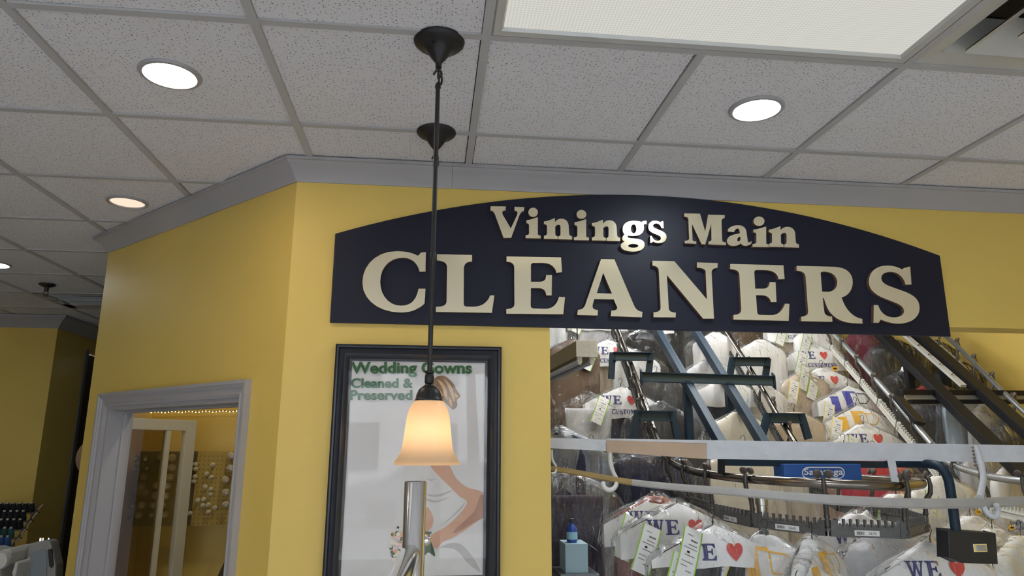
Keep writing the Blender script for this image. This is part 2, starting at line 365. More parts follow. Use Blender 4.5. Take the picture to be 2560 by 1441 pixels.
    for x in (-7.45, -3.6, -1.75, .1, 1.95, 3.8, 4.95): mb.box(x-.05, x+.05, -3.1, -3.0, .45, 2.5)
    mb.box(-7.5, -3.6, -3.1, -3.0, .45, 2.5); mb.box(3.8, 5, -3.1, -3.0, .45, 2.5)
    struct(mb.build('wall_street', 'trim'))
    for k, x in enumerate((-3.55, -1.70, .15, 2.0)):
        mb = MB(); mb.add([(x,-3.05,.45),(x+1.75,-3.05,.45),(x+1.75,-3.05,2.5),(x,-3.05,2.5)], [(0,1,2,3)]); struct(mb.build('window_%d' % (k+2), 'pane'))
    mat('floor', (.60, .615, .65), .35, var=.1, vscale=3)
    struct(MB().box(-7.5, 5, -3.1, 8.7, -.05, 0).build('floor', 'floor'))
    mat('roof', (.3, .3, .3), .8); struct(MB().box(-7.6, 5.1, -3.2, 8.8, 3.74, 3.8).build('ceiling_slab', 'roof'))
    mb = MB()   # plenum sides above the tile ceiling
    mb.box(-7.5, 5, -3.1, -3.0, 2.8, 3.74); mb.box(-7.5, -7.4, -3.1, 8.7, 2.8, 3.74); mb.box(-7.5, .4, 8.6, 8.7, 2.8, 3.74)
    struct(mb.build('wall_plenum', 'roof'))
walls()
def crown(name, P, ns, p=.077, join='trim', seams=()):
    prof = [(0,-.077),(.006,-.0775),(.010,-.068),(.020,-.058),(.034,-.040),(.050,-.025),(.064,-.018),(.068,-.012),(.077,-.011),(.077,.001),(0,.001)]
    prof = [(a*p/.077, b*p/.077) for a, b in prof]; rings = []
    for k, q in enumerate(P):
        q = Vector(q)
        if k == 0: m = Vector(ns[0])
        elif k == len(P)-1: m = Vector(ns[-1])
        else: a, b = Vector(ns[k-1]), Vector(ns[k]); m = (a+b)/(1+a.dot(b))
        rings.append([(q.x+m.x*a_, q.y+m.y*a_, CEIL+b_) for a_, b_ in prof])
    mb = MB(); k = len(prof)
    for r in range(len(rings)-1): mb.add(rings[r]+rings[r+1], [(i, (i+1)%k, k+(i+1)%k, k+i) for i in range(k)])
    mb.add(rings[0], [tuple(range(k))]); mb.add(rings[-1], [tuple(range(k))])
    return struct(mb.build(name, join, smooth=30))
r2 = 1/math.sqrt(2)
crown('trim_1', [(.06, WY, 0), (C1.x, WY, 0), (C2.x, C2.y, 0), (C2.x, 4.6, 0)], [(0,-1,0), (-r2,-r2,0), (-1,0,0)])
crown('trim_2', [(4.9, WY, 0), (.0612, WY, 0)], [(0,-1,0)])
crown('trim_3', [(-7.4, 6.4, 0), (-3.21, 6.4, 0), (-3.21, 8.6, 0)], [(0,-1,0), (1,0,0)], .10)
# ================================================================== CEILING FITTINGS
def downlight(x, y, lens, label, r=.071):
    t = thing('downlight', label, 'downlight', (x, y, CEIL), 'recessed round ceiling lights')
    mb = MB(); mb.lathe([(r, .004), (r, -.001), (r+.004, -.006), (r+.014, -.005), (r+.018, -.0005), (r+.018, .004)], (x, y, CEIL+.004), 40); mb.build('trim_ring', 'trim', t, smooth=40)
    mb = MB(); mb.lathe([(.0002, .0), (r*.5, 0), (r+.001, 0)], (x, y, CEIL+.0035), 40); mb.build('lens', lens, t)
downlight(-.803, 2.02, 'lens_warm', 'bright warm-white round downlight beside the dark pendant canopies')
downlight(1.037, 2.018, 'lens_cool', 'cool-white round downlight in front of the arched shop sign')
downlight(-1.403, 3.232, 'lens_dim', 'dim warm round downlight close to the angled crown moulding')
downlight(-2.69, 4.53, 'lens_cool', 'bluish round downlight over the left aisle near the fire sprinkler')
downlight(-.75, 3.6, 'lens_sewing_fill', 'added warm round downlight, unseen inside the sewing room')  # unseen lamp added to brighten the sewing room walls
downlight(-2.75, 1.1, 'lens_warm', 'warm round downlight over the left side of the shop')
def troffer(i, j, label):
    x0, y0 = GX+i*T+.0135, GY+j*T+.0135; x1, y1 = x0+2*T-.027, y0+T-.027
    t = thing('troffer_light', label, 'ceiling light', ((x0+x1)/2, (y0+y1)/2, CEIL), 'rectangular ceiling light panels'); z = CEIL+.004
    mb = MB(); prof = [(0,0),(.004,-.005),(.024,-.004),(.030,.006)]; rings = [[(sx*a+ox, sy*a+oy, z+b) for a, b in prof] for ox, oy, sx, sy in ((x0,y0,1,1),(x1,y0,-1,1),(x1,y1,-1,-1),(x0,y1,1,-1))]
    for r in range(4): mb.add(rings[r]+rings[(r+1)%4], [(k, k+1, 5+k, 4+k) for k in range(3)])
    mb.build('frame', 'galv', t)
    mb = MB(); mb.add([(x0+.029,y0+.029,z+.005),(x1-.029,y0+.029,z+.005),(x1-.029,y1-.029,z+.005),(x0+.029,y1-.029,z+.005)], [(0,1,2,3)]); mb.build('lens', 'lens_troffer', t)
troffer(3, 0, 'large rectangular light panel with frosted prismatic lens above the shop sign')
troffer(-1, -2, 'rectangular light panel near the street windows, left'); troffer(4, -4, 'rectangular light panel near the street windows, right')
troffer(-1, -5, 'rectangular light panel right behind the street windows'); troffer(4, -6, 'rectangular light panel at the street wall')
def diffuser(i, j):
    cx, cyy = GX+(i+.5)*T, GY+(j+.5)*T; t = thing('air_diffuser', 'square stepped white air diffuser beside the large light panel', 'air vent', (cx, cyy, CEIL)); h = T/2-.014; z = CEIL
    def ringpart(nm, a, b, za, zb, rr):
        mb = MB(); A, B = [], []
        for sx, sy in ((1,1),(-1,1),(-1,-1),(1,-1)):
            for q in range(5):
                an = math.pi/2*q/4 + {(1,1):0,(-1,1):math.pi/2,(-1,-1):math.pi,(1,-1):1.5*math.pi}[(sx,sy)]
                A.append((cx+sx*(a-rr)+rr*math.cos(an), cyy+sy*(a-rr)+rr*math.sin(an), za)); B.append((cx+sx*(b-rr)+rr*math.cos(an), cyy+sy*(b-rr)+rr*math.sin(an), zb))
        k = len(A); mb.add(A+B, [(q, (q+1)%k, k+(q+1)%k, k+q) for q in range(k)]); mb.add([(x, y, zz+.004) for x, y, zz in A+B], [(q, (q+1)%k, k+(q+1)%k, k+q) for q in range(k)])
        mb.build(nm, 'galv', t, smooth=50)
    ringpart('rim', h, h-.05, z+.005, z+.012, .006); ringpart('throat', h-.05, h-.11, z+.012, z+.085, .012)
    ringpart('cone', .205, .115, z-.010, z+.045, .015); ringpart('cone', .120, .045, z-.012, z+.03, .012)
    mb = MB(); mb.box(cx-.06, cx+.06, cyy-.06, cyy+.06, z-.010, z-.004); mb.build('centre_plate', 'galv', t, bevel=.003)
    mb = MB(); mb.box(cx-h+.09, cx+h-.09, cyy-h+.09, cyy+h-.09, z+.09, z+.1); mb.build('duct', 'black_steel', t)
diffuser(5, 0)
def return_vent():
    x0, y0 = GX-2*T+.014, GY+7*T+.014; x1, y1 = x0+T-.028, y0+T-.028; t = thing('return_vent', 'dark slotted return air vent in the ceiling behind the sprinkler', 'air vent', ((x0+x1)/2, (y0+y1)/2, CEIL)); z = CEIL
    mb = MB(); mb.box(x0, x1, y0, y1, z+.10, z+.11); mb.build('duct', 'black_steel', t)
    mb = MB()
    for a, b in ((0, .03), (.255, .275), (.43, .58)): mb.box(x0, x1, y0+a, y0+b, z+.002, z+.012)
    mb.box(x0, x0+.06, y0, y1, z+.002, z+.012); mb.build('frame', 'tee', t)
    mb = MB(); mb.bar((x0+.06, y0+.10, z+.05), (x1, y0+.10, z+.05), .13, .004, (0,.5,1)); mb.build('blade', 'tee', t)
return_vent()
def sprinkler():
    p = at_z(118, 712, CEIL); t = thing('fire_sprinkler', 'small dark pendant fire sprinkler on the left aisle ceiling', 'sprinkler', p)
    mb = MB(); mb.lathe([(.052, 0), (.050, -.006), (.03, -.016), (.014, -.02), (.001, -.02)], p, 24); mb.build('escutcheon', 'bronze', t, smooth=40)
    mb = MB(); mb.lathe([(.015, -.015), (.013, -.045), (.010, -.05), (.001, -.05)], p, 16)
    for s in (-1, 1): mb.tube([p+Vector((s*.012,0,-.045)), p+Vector((s*.014,0,-.06)), p+Vector((s*.006,0,-.078))], .0025, 6)
    mb.build('body', 'bronze', t, smooth=40)
    mb = MB(); mb.lathe([(.001, -.078), (.019, -.078), (.019, -.081), (.001, -.081)], p, 20); mb.build('deflector', 'bronze', t)
sprinkler()
# ================================================================== PENDANT LAMPS
def glass_shade():
    m = bpy.data.materials.new('amber_glass'); m.use_nodes = True; N = m.node_tree.nodes; L = m.node_tree.links; b = N['Principled BSDF']
    for n in list(N):
        if n != b and n.type != 'OUTPUT_MATERIAL': N.remove(n)
    out = [n for n in N if n.type == 'OUTPUT_MATERIAL'][0]
    b.inputs['Base Color'].default_value = (.84, .64, .42, 1); b.inputs['Roughness'].default_value = .35
    tl = N.new('ShaderNodeBsdfTranslucent'); tl.inputs[0].default_value = (.92, .72, .50, 1); mx = N.new('ShaderNodeMixShader'); mx.inputs[0].default_value = .55
    L.new(b.outputs[0], mx.inputs[1]); L.new(tl.outputs[0], mx.inputs[2]); L.new(mx.outputs[0], out.inputs[0]); M['amber_glass'] = m
glass_shade()
def pendant(x, y, label):
    t = thing('pendant_lamp', label, 'pendant lamp', (x, y, CEIL), 'two pendant lamps in a row')
    c = Vector((x, y, CEIL+.004))
    k = 1.0; xb = x-.0; zb = 1.617; zs = 1.768
    mb = MB(); mb.lathe([(.001,0),(.069,0),(.0698,-.003),(.068,-.008),(.061,-.0145),(.049,-.020),(.040,-.0245),(.034,-.031),(.027,-.043),(.018,-.056),(.0125,-.063),(.010,-.066),(.0085,-.070),(.0085,-.082),(.001,-.084)], c, 48); mb.build('canopy', 'bronze', t, smooth=35)
    for an in (1.2, 4.3):
        mb = MB(); p = c+Vector((.04*math.cos(an), .04*math.sin(an), -.031)); mb.lathe([(.0045,0),(.0045,-.003),(.001,-.0045)], p, 10); mb.build('screw', 'bronze', t)
    # hook and loop
    mb = MB(); hp = [c+Vector((0,0,-.080))]+[c+Vector((.009*math.sin(a), .002*math.cos(a), -.100-.012*math.cos(a))) for a in (0, .8, 1.6, 2.4, 3.2, 4.0)]+[c+Vector((-.013, 0, -.103))]
    mb.tube(hp, .0033, 8); lp = [c+Vector((.006+.004*math.sin(a), .008*math.cos(a), -.117-.011*math.sin(a*1.0+1.57))) for a in [q*math.pi/5 for q in range(10)]]
    mb.tube(lp+[lp[0]], .003, 8); mb.lathe([(.003,-.125),(.0075,-.132),(.0080,-.142),(.0055,-.144)], c, 16); mb.build('hook', 'bronze', t, smooth=40)
    # rod in three sections with couplings
    zr0 = CEIL-.140; zr1 = zs+.065
    mb = MB(); mb.tube([(x,y,zr0),(x,y,zr1)], .0062, 14)
    for f in (.27, .62): z = zr0+(zr1-zr0)*f; mb.lathe([(.0063,.018),(.0070,.016),(.0070,-.016),(.0063,-.018)], (x,y,z), 14)
    mb.build('rod', 'bronze', t, smooth=40)
    mb = MB(); z = zs+.034; mb.lathe([(.006,.040),(.0115,.038),(.0115,.034),(.009,.032),(.0115,.026),(.0115,.010),(.009,.007),(.012,.004),(.013,0)], (x,y,z), 24); mb.build('coupling', 'bronze', t, smooth=40)
    mb = MB(); mb.lathe([(.010,.036),(.016,.035),(.025,.027),(.0305,.014),(.032,.004),(.034,.002),(.034,-.002),(.030,-.003)], (x,y,zs), 40); mb.build('fitter_cap', 'bronze', t, smooth=40)
    prof = [(.0385,0),(.045,-.008),(.053,-.022),(.058,-.040),(.0610,-.060),(.0635,-.080),(.066,-.100),(.0685,-.115),(.073,-.128),(.081,-.140),(.087,-.147),(.0885,-.152),(.0868,-.155),(.084,-.1535)]
    h = zs-zb; prof = [(r, z*h/.155) for r, z in prof]; prof = [(r*.885, z) for r, z in prof]
    mb = MB(); mb.lathe(prof, (x,y,zs), 56); mb.build('glass_shade', 'amber_glass', t, smooth=60)
    mb = MB(); mb.lathe([(.001,.020),(.010,.018),(.012,.0),(.016,-.012),(.019,-.030),(.015,-.045),(.001,-.052)], (x,y,zs-.060), 20); o = mb.build('bulb', 'lamp_bulb', t, smooth=60)
pendant(-.004, 1.742, 'bronze pendant lamp with lit amber bell glass shade, nearer the shop entrance')
pendant(-.006, 2.318, 'bronze pendant lamp next to the yellow sign wall')
# ================================================================== THE SHOP SIGN
CA = (820, 480, 780/2560); CB = (1600, 480, 800/2560)
SGN = {  # letter outlines: (frame, [contours])
 'C': (CA, ["M765 497 L803 495 L800 655 L752 655 C735 585 690 543 615 541 C500 541 430 625 428 735 C428 850 500 935 600 935 C680 935 725 890 743 795 L800 795 L792 918 C740 965 680 990 600 990 C420 990 282 890 282 745 C282 600 400 487 560 487 C640 487 690 500 738 525 Z"]),
 'L': (CA, ["M893 512 L1182 518 L1182 572 C1140 572 1115 590 1115 630 L1113 915 Q1113 942 1140 942 L1190 943 C1260 943 1310 910 1330 850 L1365 850 L1345 993 L885 986 L885 943 C940 943 972 935 973 895 L977 620 C977 585 950 565 893 563 Z"]),
 'E': (CA, ["M1465 530 L1912 538 L1920 658 L1875 665 C1862 610 1820 583 1760 583 L1690 583 Q1665 583 1665 605 L1665 738 L1735 738 C1775 738 1790 720 1790 683 L1838 683 L1835 850 L1792 850 C1785 805 1765 790 1720 790 L1665 790 L1663 930 Q1663 957 1690 957 L1780 960 C1850 960 1880 920 1895 862 L1945 864 L1930 1005 L1463 1000 L1463 962 C1515 960 1530 945 1530 915 L1528 620 C1528 590 1505 575 1465 573 Z"]),
 'A': (CA, ["M2240 552 L2350 554 L2510 930 C2525 965 2545 980 2580 985 L2576 1030 L2320 1020 L2325 975 C2360 975 2378 965 2372 945 L2345 883 L2185 880 L2172 925 C2165 955 2180 968 2215 970 L2212 1015 L2045 1010 L2050 968 C2080 968 2095 960 2110 930 Z", "M2258 665 L2330 835 L2205 832 Z"]),
 'N': (CB, ["M100 552 L275 555 L535 860 L525 640 C525 620 500 608 455 606 L455 565 L622 570 L620 608 C585 610 573 625 573 650 L592 1015 L505 1015 L215 665 L230 930 C230 955 250 965 287 967 L285 1005 L108 1003 L108 965 C150 962 165 950 165 925 L150 630 C148 605 130 592 100 590 Z"]),
 'E2': (CB, ["M722 577 L1148 588 L1157 698 L1110 700 C1100 650 1060 628 1000 626 L935 625 Q913 625 915 650 L922 775 L985 775 C1020 775 1037 755 1037 722 L1085 723 L1092 882 L1048 882 C1040 845 1010 827 970 827 L928 827 L938 965 Q940 985 965 985 L1050 987 C1115 987 1145 940 1160 895 L1195 897 L1190 1033 L748 1022 L748 985 C795 983 812 970 810 935 L795 665 C793 635 775 622 722 618 Z"]),
 'R': (CB, ["M1253 592 L1560 600 C1650 605 1702 650 1702 722 C1702 790 1660 835 1612 845 C1640 930 1690 1000 1778 1018 L1780 1055 L1690 1050 C1590 1040 1510 990 1480 880 L1470 850 L1462 850 L1475 960 C1478 985 1500 995 1537 998 L1540 1040 L1290 1035 L1290 1000 C1330 995 1347 985 1345 955 L1325 680 C1322 650 1300 635 1253 630 Z", "M1445 650 Q1445 640 1470 638 L1490 640 C1545 645 1575 680 1578 720 C1580 770 1550 798 1500 800 L1457 798 Z"]),
 'S': (CB, ["M2110 610 L2162 597 L2172 742 L2125 743 C2110 680 2060 640 2005 640 C1960 640 1930 660 1930 690 C1930 740 2000 755 2080 785 C2190 820 2237 860 2237 930 C2237 1010 2160 1055 2070 1055 C2010 1055 1960 1035 1925 1022 L1910 1048 L1868 1048 L1870 905 L1905 907 C1925 970 1970 1005 2030 1005 C2080 1005 2112 985 2112 955 C2112 900 2030 885 1960 855 C1880 825 1830 780 1830 720 C1830 640 1890 590 1975 590 C2030 590 2070 605 2098 622 Z"]),
 'V': (CA, ["M1335 118 L1460 120 L1458 152 C1428 154 1425 165 1435 190 L1500 300 L1550 192 C1560 168 1555 157 1530 153 L1530 122 L1610 125 L1608 157 C1588 160 1580 170 1570 195 L1503 378 L1440 377 L1372 190 C1362 165 1355 155 1333 152 Z"]),
 'M': (CB, ["M355 172 L480 175 L522 318 L545 182 L678 186 L676 210 Q655 212 652 235 L657 390 Q660 402 690 405 L688 427 L548 420 L548 398 Q572 396 572 380 L570 260 L522 420 L492 419 L415 255 L420 385 Q422 395 450 397 L450 417 L358 412 L358 392 Q392 390 393 375 L387 220 Q385 200 355 198 Z"]),
 'a': (CB, ["M703 300 C735 258 835 250 850 308 L862 392 C866 412 880 405 893 392 L892 412 C872 440 815 438 806 412 C785 440 700 445 695 398 C692 355 745 340 785 335 L799 332 L796 308 C788 286 766 288 752 322 L703 318 Z", "M803 358 C776 360 770 395 788 396 C804 394 806 380 803 358 Z"]),
}
I_BODY = "M1628 233 C1670 228 1690 215 1722 208 L1722 345 Q1722 358 1745 358 L1745 382 L1622 380 L1622 356 Q1650 354 1650 340 L1650 275 Q1650 258 1628 257 Z"
N_BODY = "M1772 243 C1810 240 1830 225 1862 215 L1862 250 C1875 225 1905 215 1930 222 C1965 230 1975 260 1975 290 L1978 340 Q1980 362 2003 364 L2003 392 L1890 388 L1890 365 Q1908 362 1908 345 L1908 290 C1908 262 1880 265 1865 285 L1865 345 Q1866 362 1885 365 L1885 387 L1772 385 L1772 360 Q1797 358 1797 340 L1797 285 Q1797 267 1772 265 Z"
def shift(pts, dx, dy): return [(x+dx, y+dy) for x, y in pts]
def fit(pts, b0, b1): return [(b1[0]+(x-b0[0])/(b0[2]-b0[0])*(b1[2]-b1[0]), b1[1]+(y-b0[1])/(b0[3]-b0[1])*(b1[3]-b1[1])) for x, y in pts]
ib = path(I_BODY); nb = path(N_BODY)
LET = [('C',)+SGN['C'], ('L',)+SGN['L'], ('E',)+SGN['E'], ('A',)+SGN['A'], ('N',)+SGN['N'], ('E',)+SGN['E2'], ('R',)+SGN['R'], ('S',)+SGN['S'], ('V',)+SGN['V'], ('M',)+SGN['M'], ('a',)+SGN['a']]
LET = [(a, b, [path(c) if isinstance(c, str) else c for c in cs]) for a, b, cs in LET]
s_low = fit(path(SGN['S'][1][0]), (1830,590,2237,1055), (68,232,212,410))
g_out = path("M2525 240 C2545 240 2560 244 2570 250 C2585 240 2600 238 2612 240 L2612 262 C2600 262 2592 264 2588 270 C2596 300 2592 345 2540 358 C2520 363 2480 362 2460 360 C2450 372 2470 380 2500 382 C2560 386 2600 395 2598 435 C2595 480 2540 492 2495 490 C2440 488 2400 470 2402 440 C2404 420 2425 412 2435 408 C2410 400 2405 372 2432 350 C2415 330 2412 290 2430 268 C2450 240 2490 238 2525 240 Z")
LET += [('i', CA, [ib]), ('n', CA, [nb]), ('i', CA, [shift(ib, 396, 16)]), ('n', CA, [shift(nb, 394, 13)]),
        ('g', CA, [g_out, ell(2508, 303, 24, 38), ell(2505, 443, 42, 16)]), ('s', CB, [s_low]),
        ('i', CB, [fit(ib, (1622,208,1745,382), (900,278,1035,443))]), ('n', CB, [fit(nb, (1772,215,2003,392), (1030,275,1272,447))]),
        ('dot', CA, [ell(1683, 168, 39, 38, 28)]), ('dot', CA, [ell(2080, 185, 40, 37, 28)]), ('dot', CB, [ell(952, 235, 44, 38, 28)])]
GL = {}   # unit glyphs for the small serif print
def unit(cs, flip=True):
    xs = [p[0] for c in cs for p in c]; ys = [p[1] for c in cs for p in c]; h = max(ys)-min(ys)
    return [[((x-min(xs))/h, (max(ys)-y)/h if flip else (y-min(ys))/h) for x, y in c] for c in cs], (max(xs)-min(xs))/h
for k in 'CERSMA': GL[k] = unit([path(c, 4) for c in SGN[k][1]])
GL['W'] = unit([path("M0 0 L42 0 L42 7 L33 9 L44 66 L58 12 L50 9 L50 0 L90 0 L90 7 L80 9 L92 66 L106 12 L97 8 L97 0 L128 0 L128 7 L119 10 L98 100 L82 100 L68 40 L52 100 L36 100 L10 9 L0 7 Z")])
GL['O'] = unit([ell(50, 50, 50, 50, 24), ell(50, 50, 24, 38, 20)])
GL['U'] = unit([path("M0 0 L45 0 L45 8 L35 10 L35 65 C35 95 72 95 72 65 L72 10 L60 8 L60 0 L96 0 L96 8 L86 10 L86 65 C86 112 10 112 10 65 L10 10 L0 8 Z", 5)])
GL['T'] = unit([path("M0 0 L90 0 L90 30 L82 30 L76 10 L58 10 L58 90 L70 92 L70 100 L20 100 L20 92 L32 90 L32 10 L14 10 L8 30 L0 30 Z")])
GL['heart'] = unit([path("M50 95 C10 62 0 45 0 28 C0 -5 40 -8 50 20 C60 -8 100 -5 100 28 C100 45 90 62 50 95 Z", 8)])
def serif(mb, s, fn, u0, u1, v0, h, m=0):
    adv = []
    x = 0
    for ch in s:
        if ch == ' ': x += .45; continue
        g, wd = GL[ch]; adv.append((g, x)); x += wd+.10
    k = (u1-u0)/(x-.10)
    for g, ox in adv: mb.prism([[(u0+(ox+a)*k, v0+b*h) for a, b in c] for c in g], lambda u, v, w_: fn(u, v), 0, 0, m, m, back=False)
def shop_sign():
    t = thing('shop_sign', 'dark navy arched shop sign with raised gold lettering on yellow wall', 'sign', (.872, WY, 2.11))
    x0, x1, z0, zs, za = -.381, 2.125, 2.110, 2.455, 2.667; cx = (x0+x1)/2; h = za-zs; R = ((x1-x0)**2/4+h*h)/(2*h)
    con = [(x0, z0), (x1, z0)]+[(x1+(x0-x1)*k/40, za-R+math.sqrt(R*R-(x1+(x0-x1)*k/40-cx)**2)) for k in range(41)]
    YF = WY-.014
    MB().prism([con], lambda u, v, w_: (u, w_, v), YF, WY-.001).build('board', 'navy_board', t)
    for nm, (ox, oy, k), cs in LET:
        def px(c): return [(p.x, p.z) for p in (at_y(ox+x*k, oy+y*k, YF-.018) for x, y in c)]
        MB().prism([px(c) for c in cs], lambda u, v, w_: (u, w_, v), YF-.018, YF, 0, 1).build('letter', ['brass', 'letter_side'], t, fix=True)
shop_sign()
# ================================================================== FRAMED POSTER
def poster():
    x0, x1, z1, z0 = -.352, .262, 2.028, 1.155; YP = WY-.012
    t = thing('framed_poster', 'wedding gown cleaning poster in black moulded frame on yellow wall', 'poster', ((x0+x1)/2, WY, z0))
    prof = [(0,0),(0,.030),(.006,.034),(.012,.034),(.016,.024),(.024,.026),(.034,.030),(.044,.026),(.052,.018),(.060,.016),(.060,0)]
    mb = MB(); k = len(prof); rings = [[(ox+sx*a, WY-b, oz+sz*a) for a, b in prof] for ox, oz, sx, sz in ((x0,z0,1,1),(x1,z0,-1,1),(x1,z1,-1,-1),(x0,z1,1,-1))]
    for r in range(4): mb.add(rings[r]+rings[(r+1)%4], [(i, i+1, k+i+1, k+i) for i in range(k-1)])
    mb.build('frame', 'frame_black', t, smooth=30)
    MB().box(x0+.05, x1-.05, YP, WY-.002, z0+.05, z1-.05).build('paper_sheet', 'paper_poster', t)
    def pl(y): return lambda pts, o: [(p.x, p.z) for p in (at_y(o[0]+x*o[2], o[1]+yy*o[2], YP) for x, yy in pts)]
    OA = (800, 840, 600/2543); OB = (800, 1101, 600/2543); zmin = z0+.055; xmax = x1-.055
    def clip(c): return [(min(max(u, x0+.055), xmax), max(v, zmin)) for u, v in c]
    mats = ['gown', 'gown_dark', 'skin', 'skin_dark', 'hair', 'hair_light', 'leaf', 'petal_orange', 'petal_pink', 'petal_cream', 'black_ink']
    mb = MB(); lay = [0]
    def shape(pts, o, m, smooth=True):
        P = [(p.x, p.z) for p in (at_y(o[0]+x*o[2], o[1]+y*o[2], YP) for x, y in pts)]
        if smooth and len(P) > 4:
            q = crom([(a, b, 0) for a, b in P+[P[0]]], 4); P = [(v.x, v.y) for v in q[:-1]]
        lay[0] += 1; mb.prism([clip(P)], lambda u, v, w_: (u, w_, v), YP-.0001*lay[0], 0, mats.index(m), 0, back=False)
    shape([(380,1300),(430,1220),(520,1185),(760,1150),(950,1120),(1250,1120),(1450,1075),(1600,1010),(1760,930),(1760,1500),(380,1500)], OB, 'gown')
    shape([(1250,1140),(1400,1090),(1500,1110),(1580,1190),(1640,1270),(1700,1400),(1560,1300),(1480,1200),(1400,1150)], OB, 'gown_dark')
    shape([(920,120),(1050,60),(1150,80),(1200,260),(1300,420),(1480,560),(1570,660),(1420,800),(1260,930),(1180,1000),(1140,1060),(900,1050),(860,850),(850,600),(880,350)], OB, 'gown')
    for q in (((1110,560),(1200,580),(1310,560),(1420,520),(1300,590),(1180,600)), ((1110,610),(1230,640),(1380,600),(1250,660),(1150,650)), ((1120,400),(1180,420),(1240,400),(1180,435)), ((1400,800),(1480,720),(1540,660),(1470,760),(1300,900),(1260,930))): shape(q, OB, 'gown_dark')
    shape([(1110,720),(1145,715),(1180,770),(1200,830),(1195,890),(1170,940),(1120,985),(1090,960),(1095,850)], OB, 'skin')
    shape([(1130,140),(1250,150),(1370,270),(1440,400),(1560,500),(1700,540),(1760,600),(1760,780),(1640,880),(1500,980),(1400,1040),(1300,1080),(1240,1150),(1190,1120),(1150,1050),(1200,990),(1330,920),(1450,810),(1560,665),(1480,600),(1410,530),(1230,350),(1170,270)], OB, 'skin')
    shape([(1700,580),(1760,600),(1760,790),(1620,880),(1450,980),(1420,960),(1560,830),(1640,740)], OB, 'skin_dark')
    shape([(1000,680),(1030,620),(1090,560),(1170,545),(1190,640),(1120,760),(1040,800),(1000,760)], OA, 'skin')
    shape([(1020,660),(1040,590),(1100,530),(1180,480),(1240,432),(1310,424),(1380,470),(1420,520),(1445,570),(1488,640),(1450,680),(1455,740),(1410,782),(1350,730),(1250,640),(1190,590),(1100,580),(1050,620)], OA, 'hair')
    for q in (((1240,460),(1300,500),(1340,580),(1350,680),(1320,640),(1290,550)), ((1310,450),(1380,520),(1420,620),(1430,700),(1400,660),(1370,570)), ((1200,520),(1260,560),(1310,640),(1250,610),(1210,560)), ((1360,640),(1400,690),(1400,760),(1370,720)), ((1420,600),(1470,640),(1440,665))): shape(q, OA, 'hair_light')
    shape([(1100,960),(1140,970),(1185,975),(1150,1030),(1190,1110),(1220,1230),(1150,1190),(1105,1220),(1090,1100)], OB, 'leaf')
    random.seed(3)
    for k in range(46):
        a = random.gauss(830, 45); b = random.gauss(1060, 90); r = random.uniform(12, 30); shape(ell(a, b, r, r, 8), OB, random.choice(['petal_orange', 'petal_pink', 'petal_cream', 'petal_cream', 'leaf']), False)
    o = mb.build('printed_picture', mats, t, fix=False)
    g = lambda u, v: tuple(at_y(u, v, YP-.0062))
    for s, a, b, c, d in (('Wedding Gowns', 877, 1180, 944, 905), ('Cleaned &', 877, 1033, 971, 946), ('Preserved', 875, 1031, 1001, 976)):
        mb = MB(); put_text(mb, s, lambda u, v: g(u, v), a, b, c, d, 0, .035); mb.build('lettering', 'green_ink', t, fix=False)
    MB().add([(x0+.05, WY-.0215, z0+.05), (x1-.05, WY-.0215, z0+.05), (x1-.05, WY-.0215, z1-.05), (x0+.05, WY-.0215, z1-.05)], [(0,1,2,3)]).build('glass_pane', 'poster_glass', t)
poster()
# ================================================================== CHROME POST AND RAIL
def chrome_rail():
    P = at_y(1036, 1300, 1.62); x, y = P.x, P.y; ztop = at_y(1036, 1204, 1.62).z; r = .0245; zr = at_y(1033, 1385, 1.62).z
    t = thing('chrome_hanging_rail', 'chrome tube post with horizontal rail in front of the poster', 'rail', (x, y, 0))
    MB().lathe([(.12,0),(.12,.012),(.03,.02),(r,.03),(r,ztop-.002),(r-.0015,ztop),(r-.0025,ztop),(r-.003,ztop-.08),(.001,ztop-.08)], (x,y,0), 40).build('post', 'chrome', t, smooth=40)
    Q = Vector((x-.006, y-r*.5, zr)); e = Vector((x-.062, .25, zr-.01)); dn = (e-Q).normalized()
    MB().tube([Q, Q+(e-Q)*.5, e], .0215, 32).build('rail', 'chrome', t, smooth=40)
    p = at_y(1063, 1351, 1.63); MB().lathe([(.001,.012),(.008,.011),(.012,.004),(.012,-.004),(.008,-.011),(.001,-.012)], p, 20, ax=(1,0,0)).build('end_cap', 'chrome', t, smooth=50)
chrome_rail()
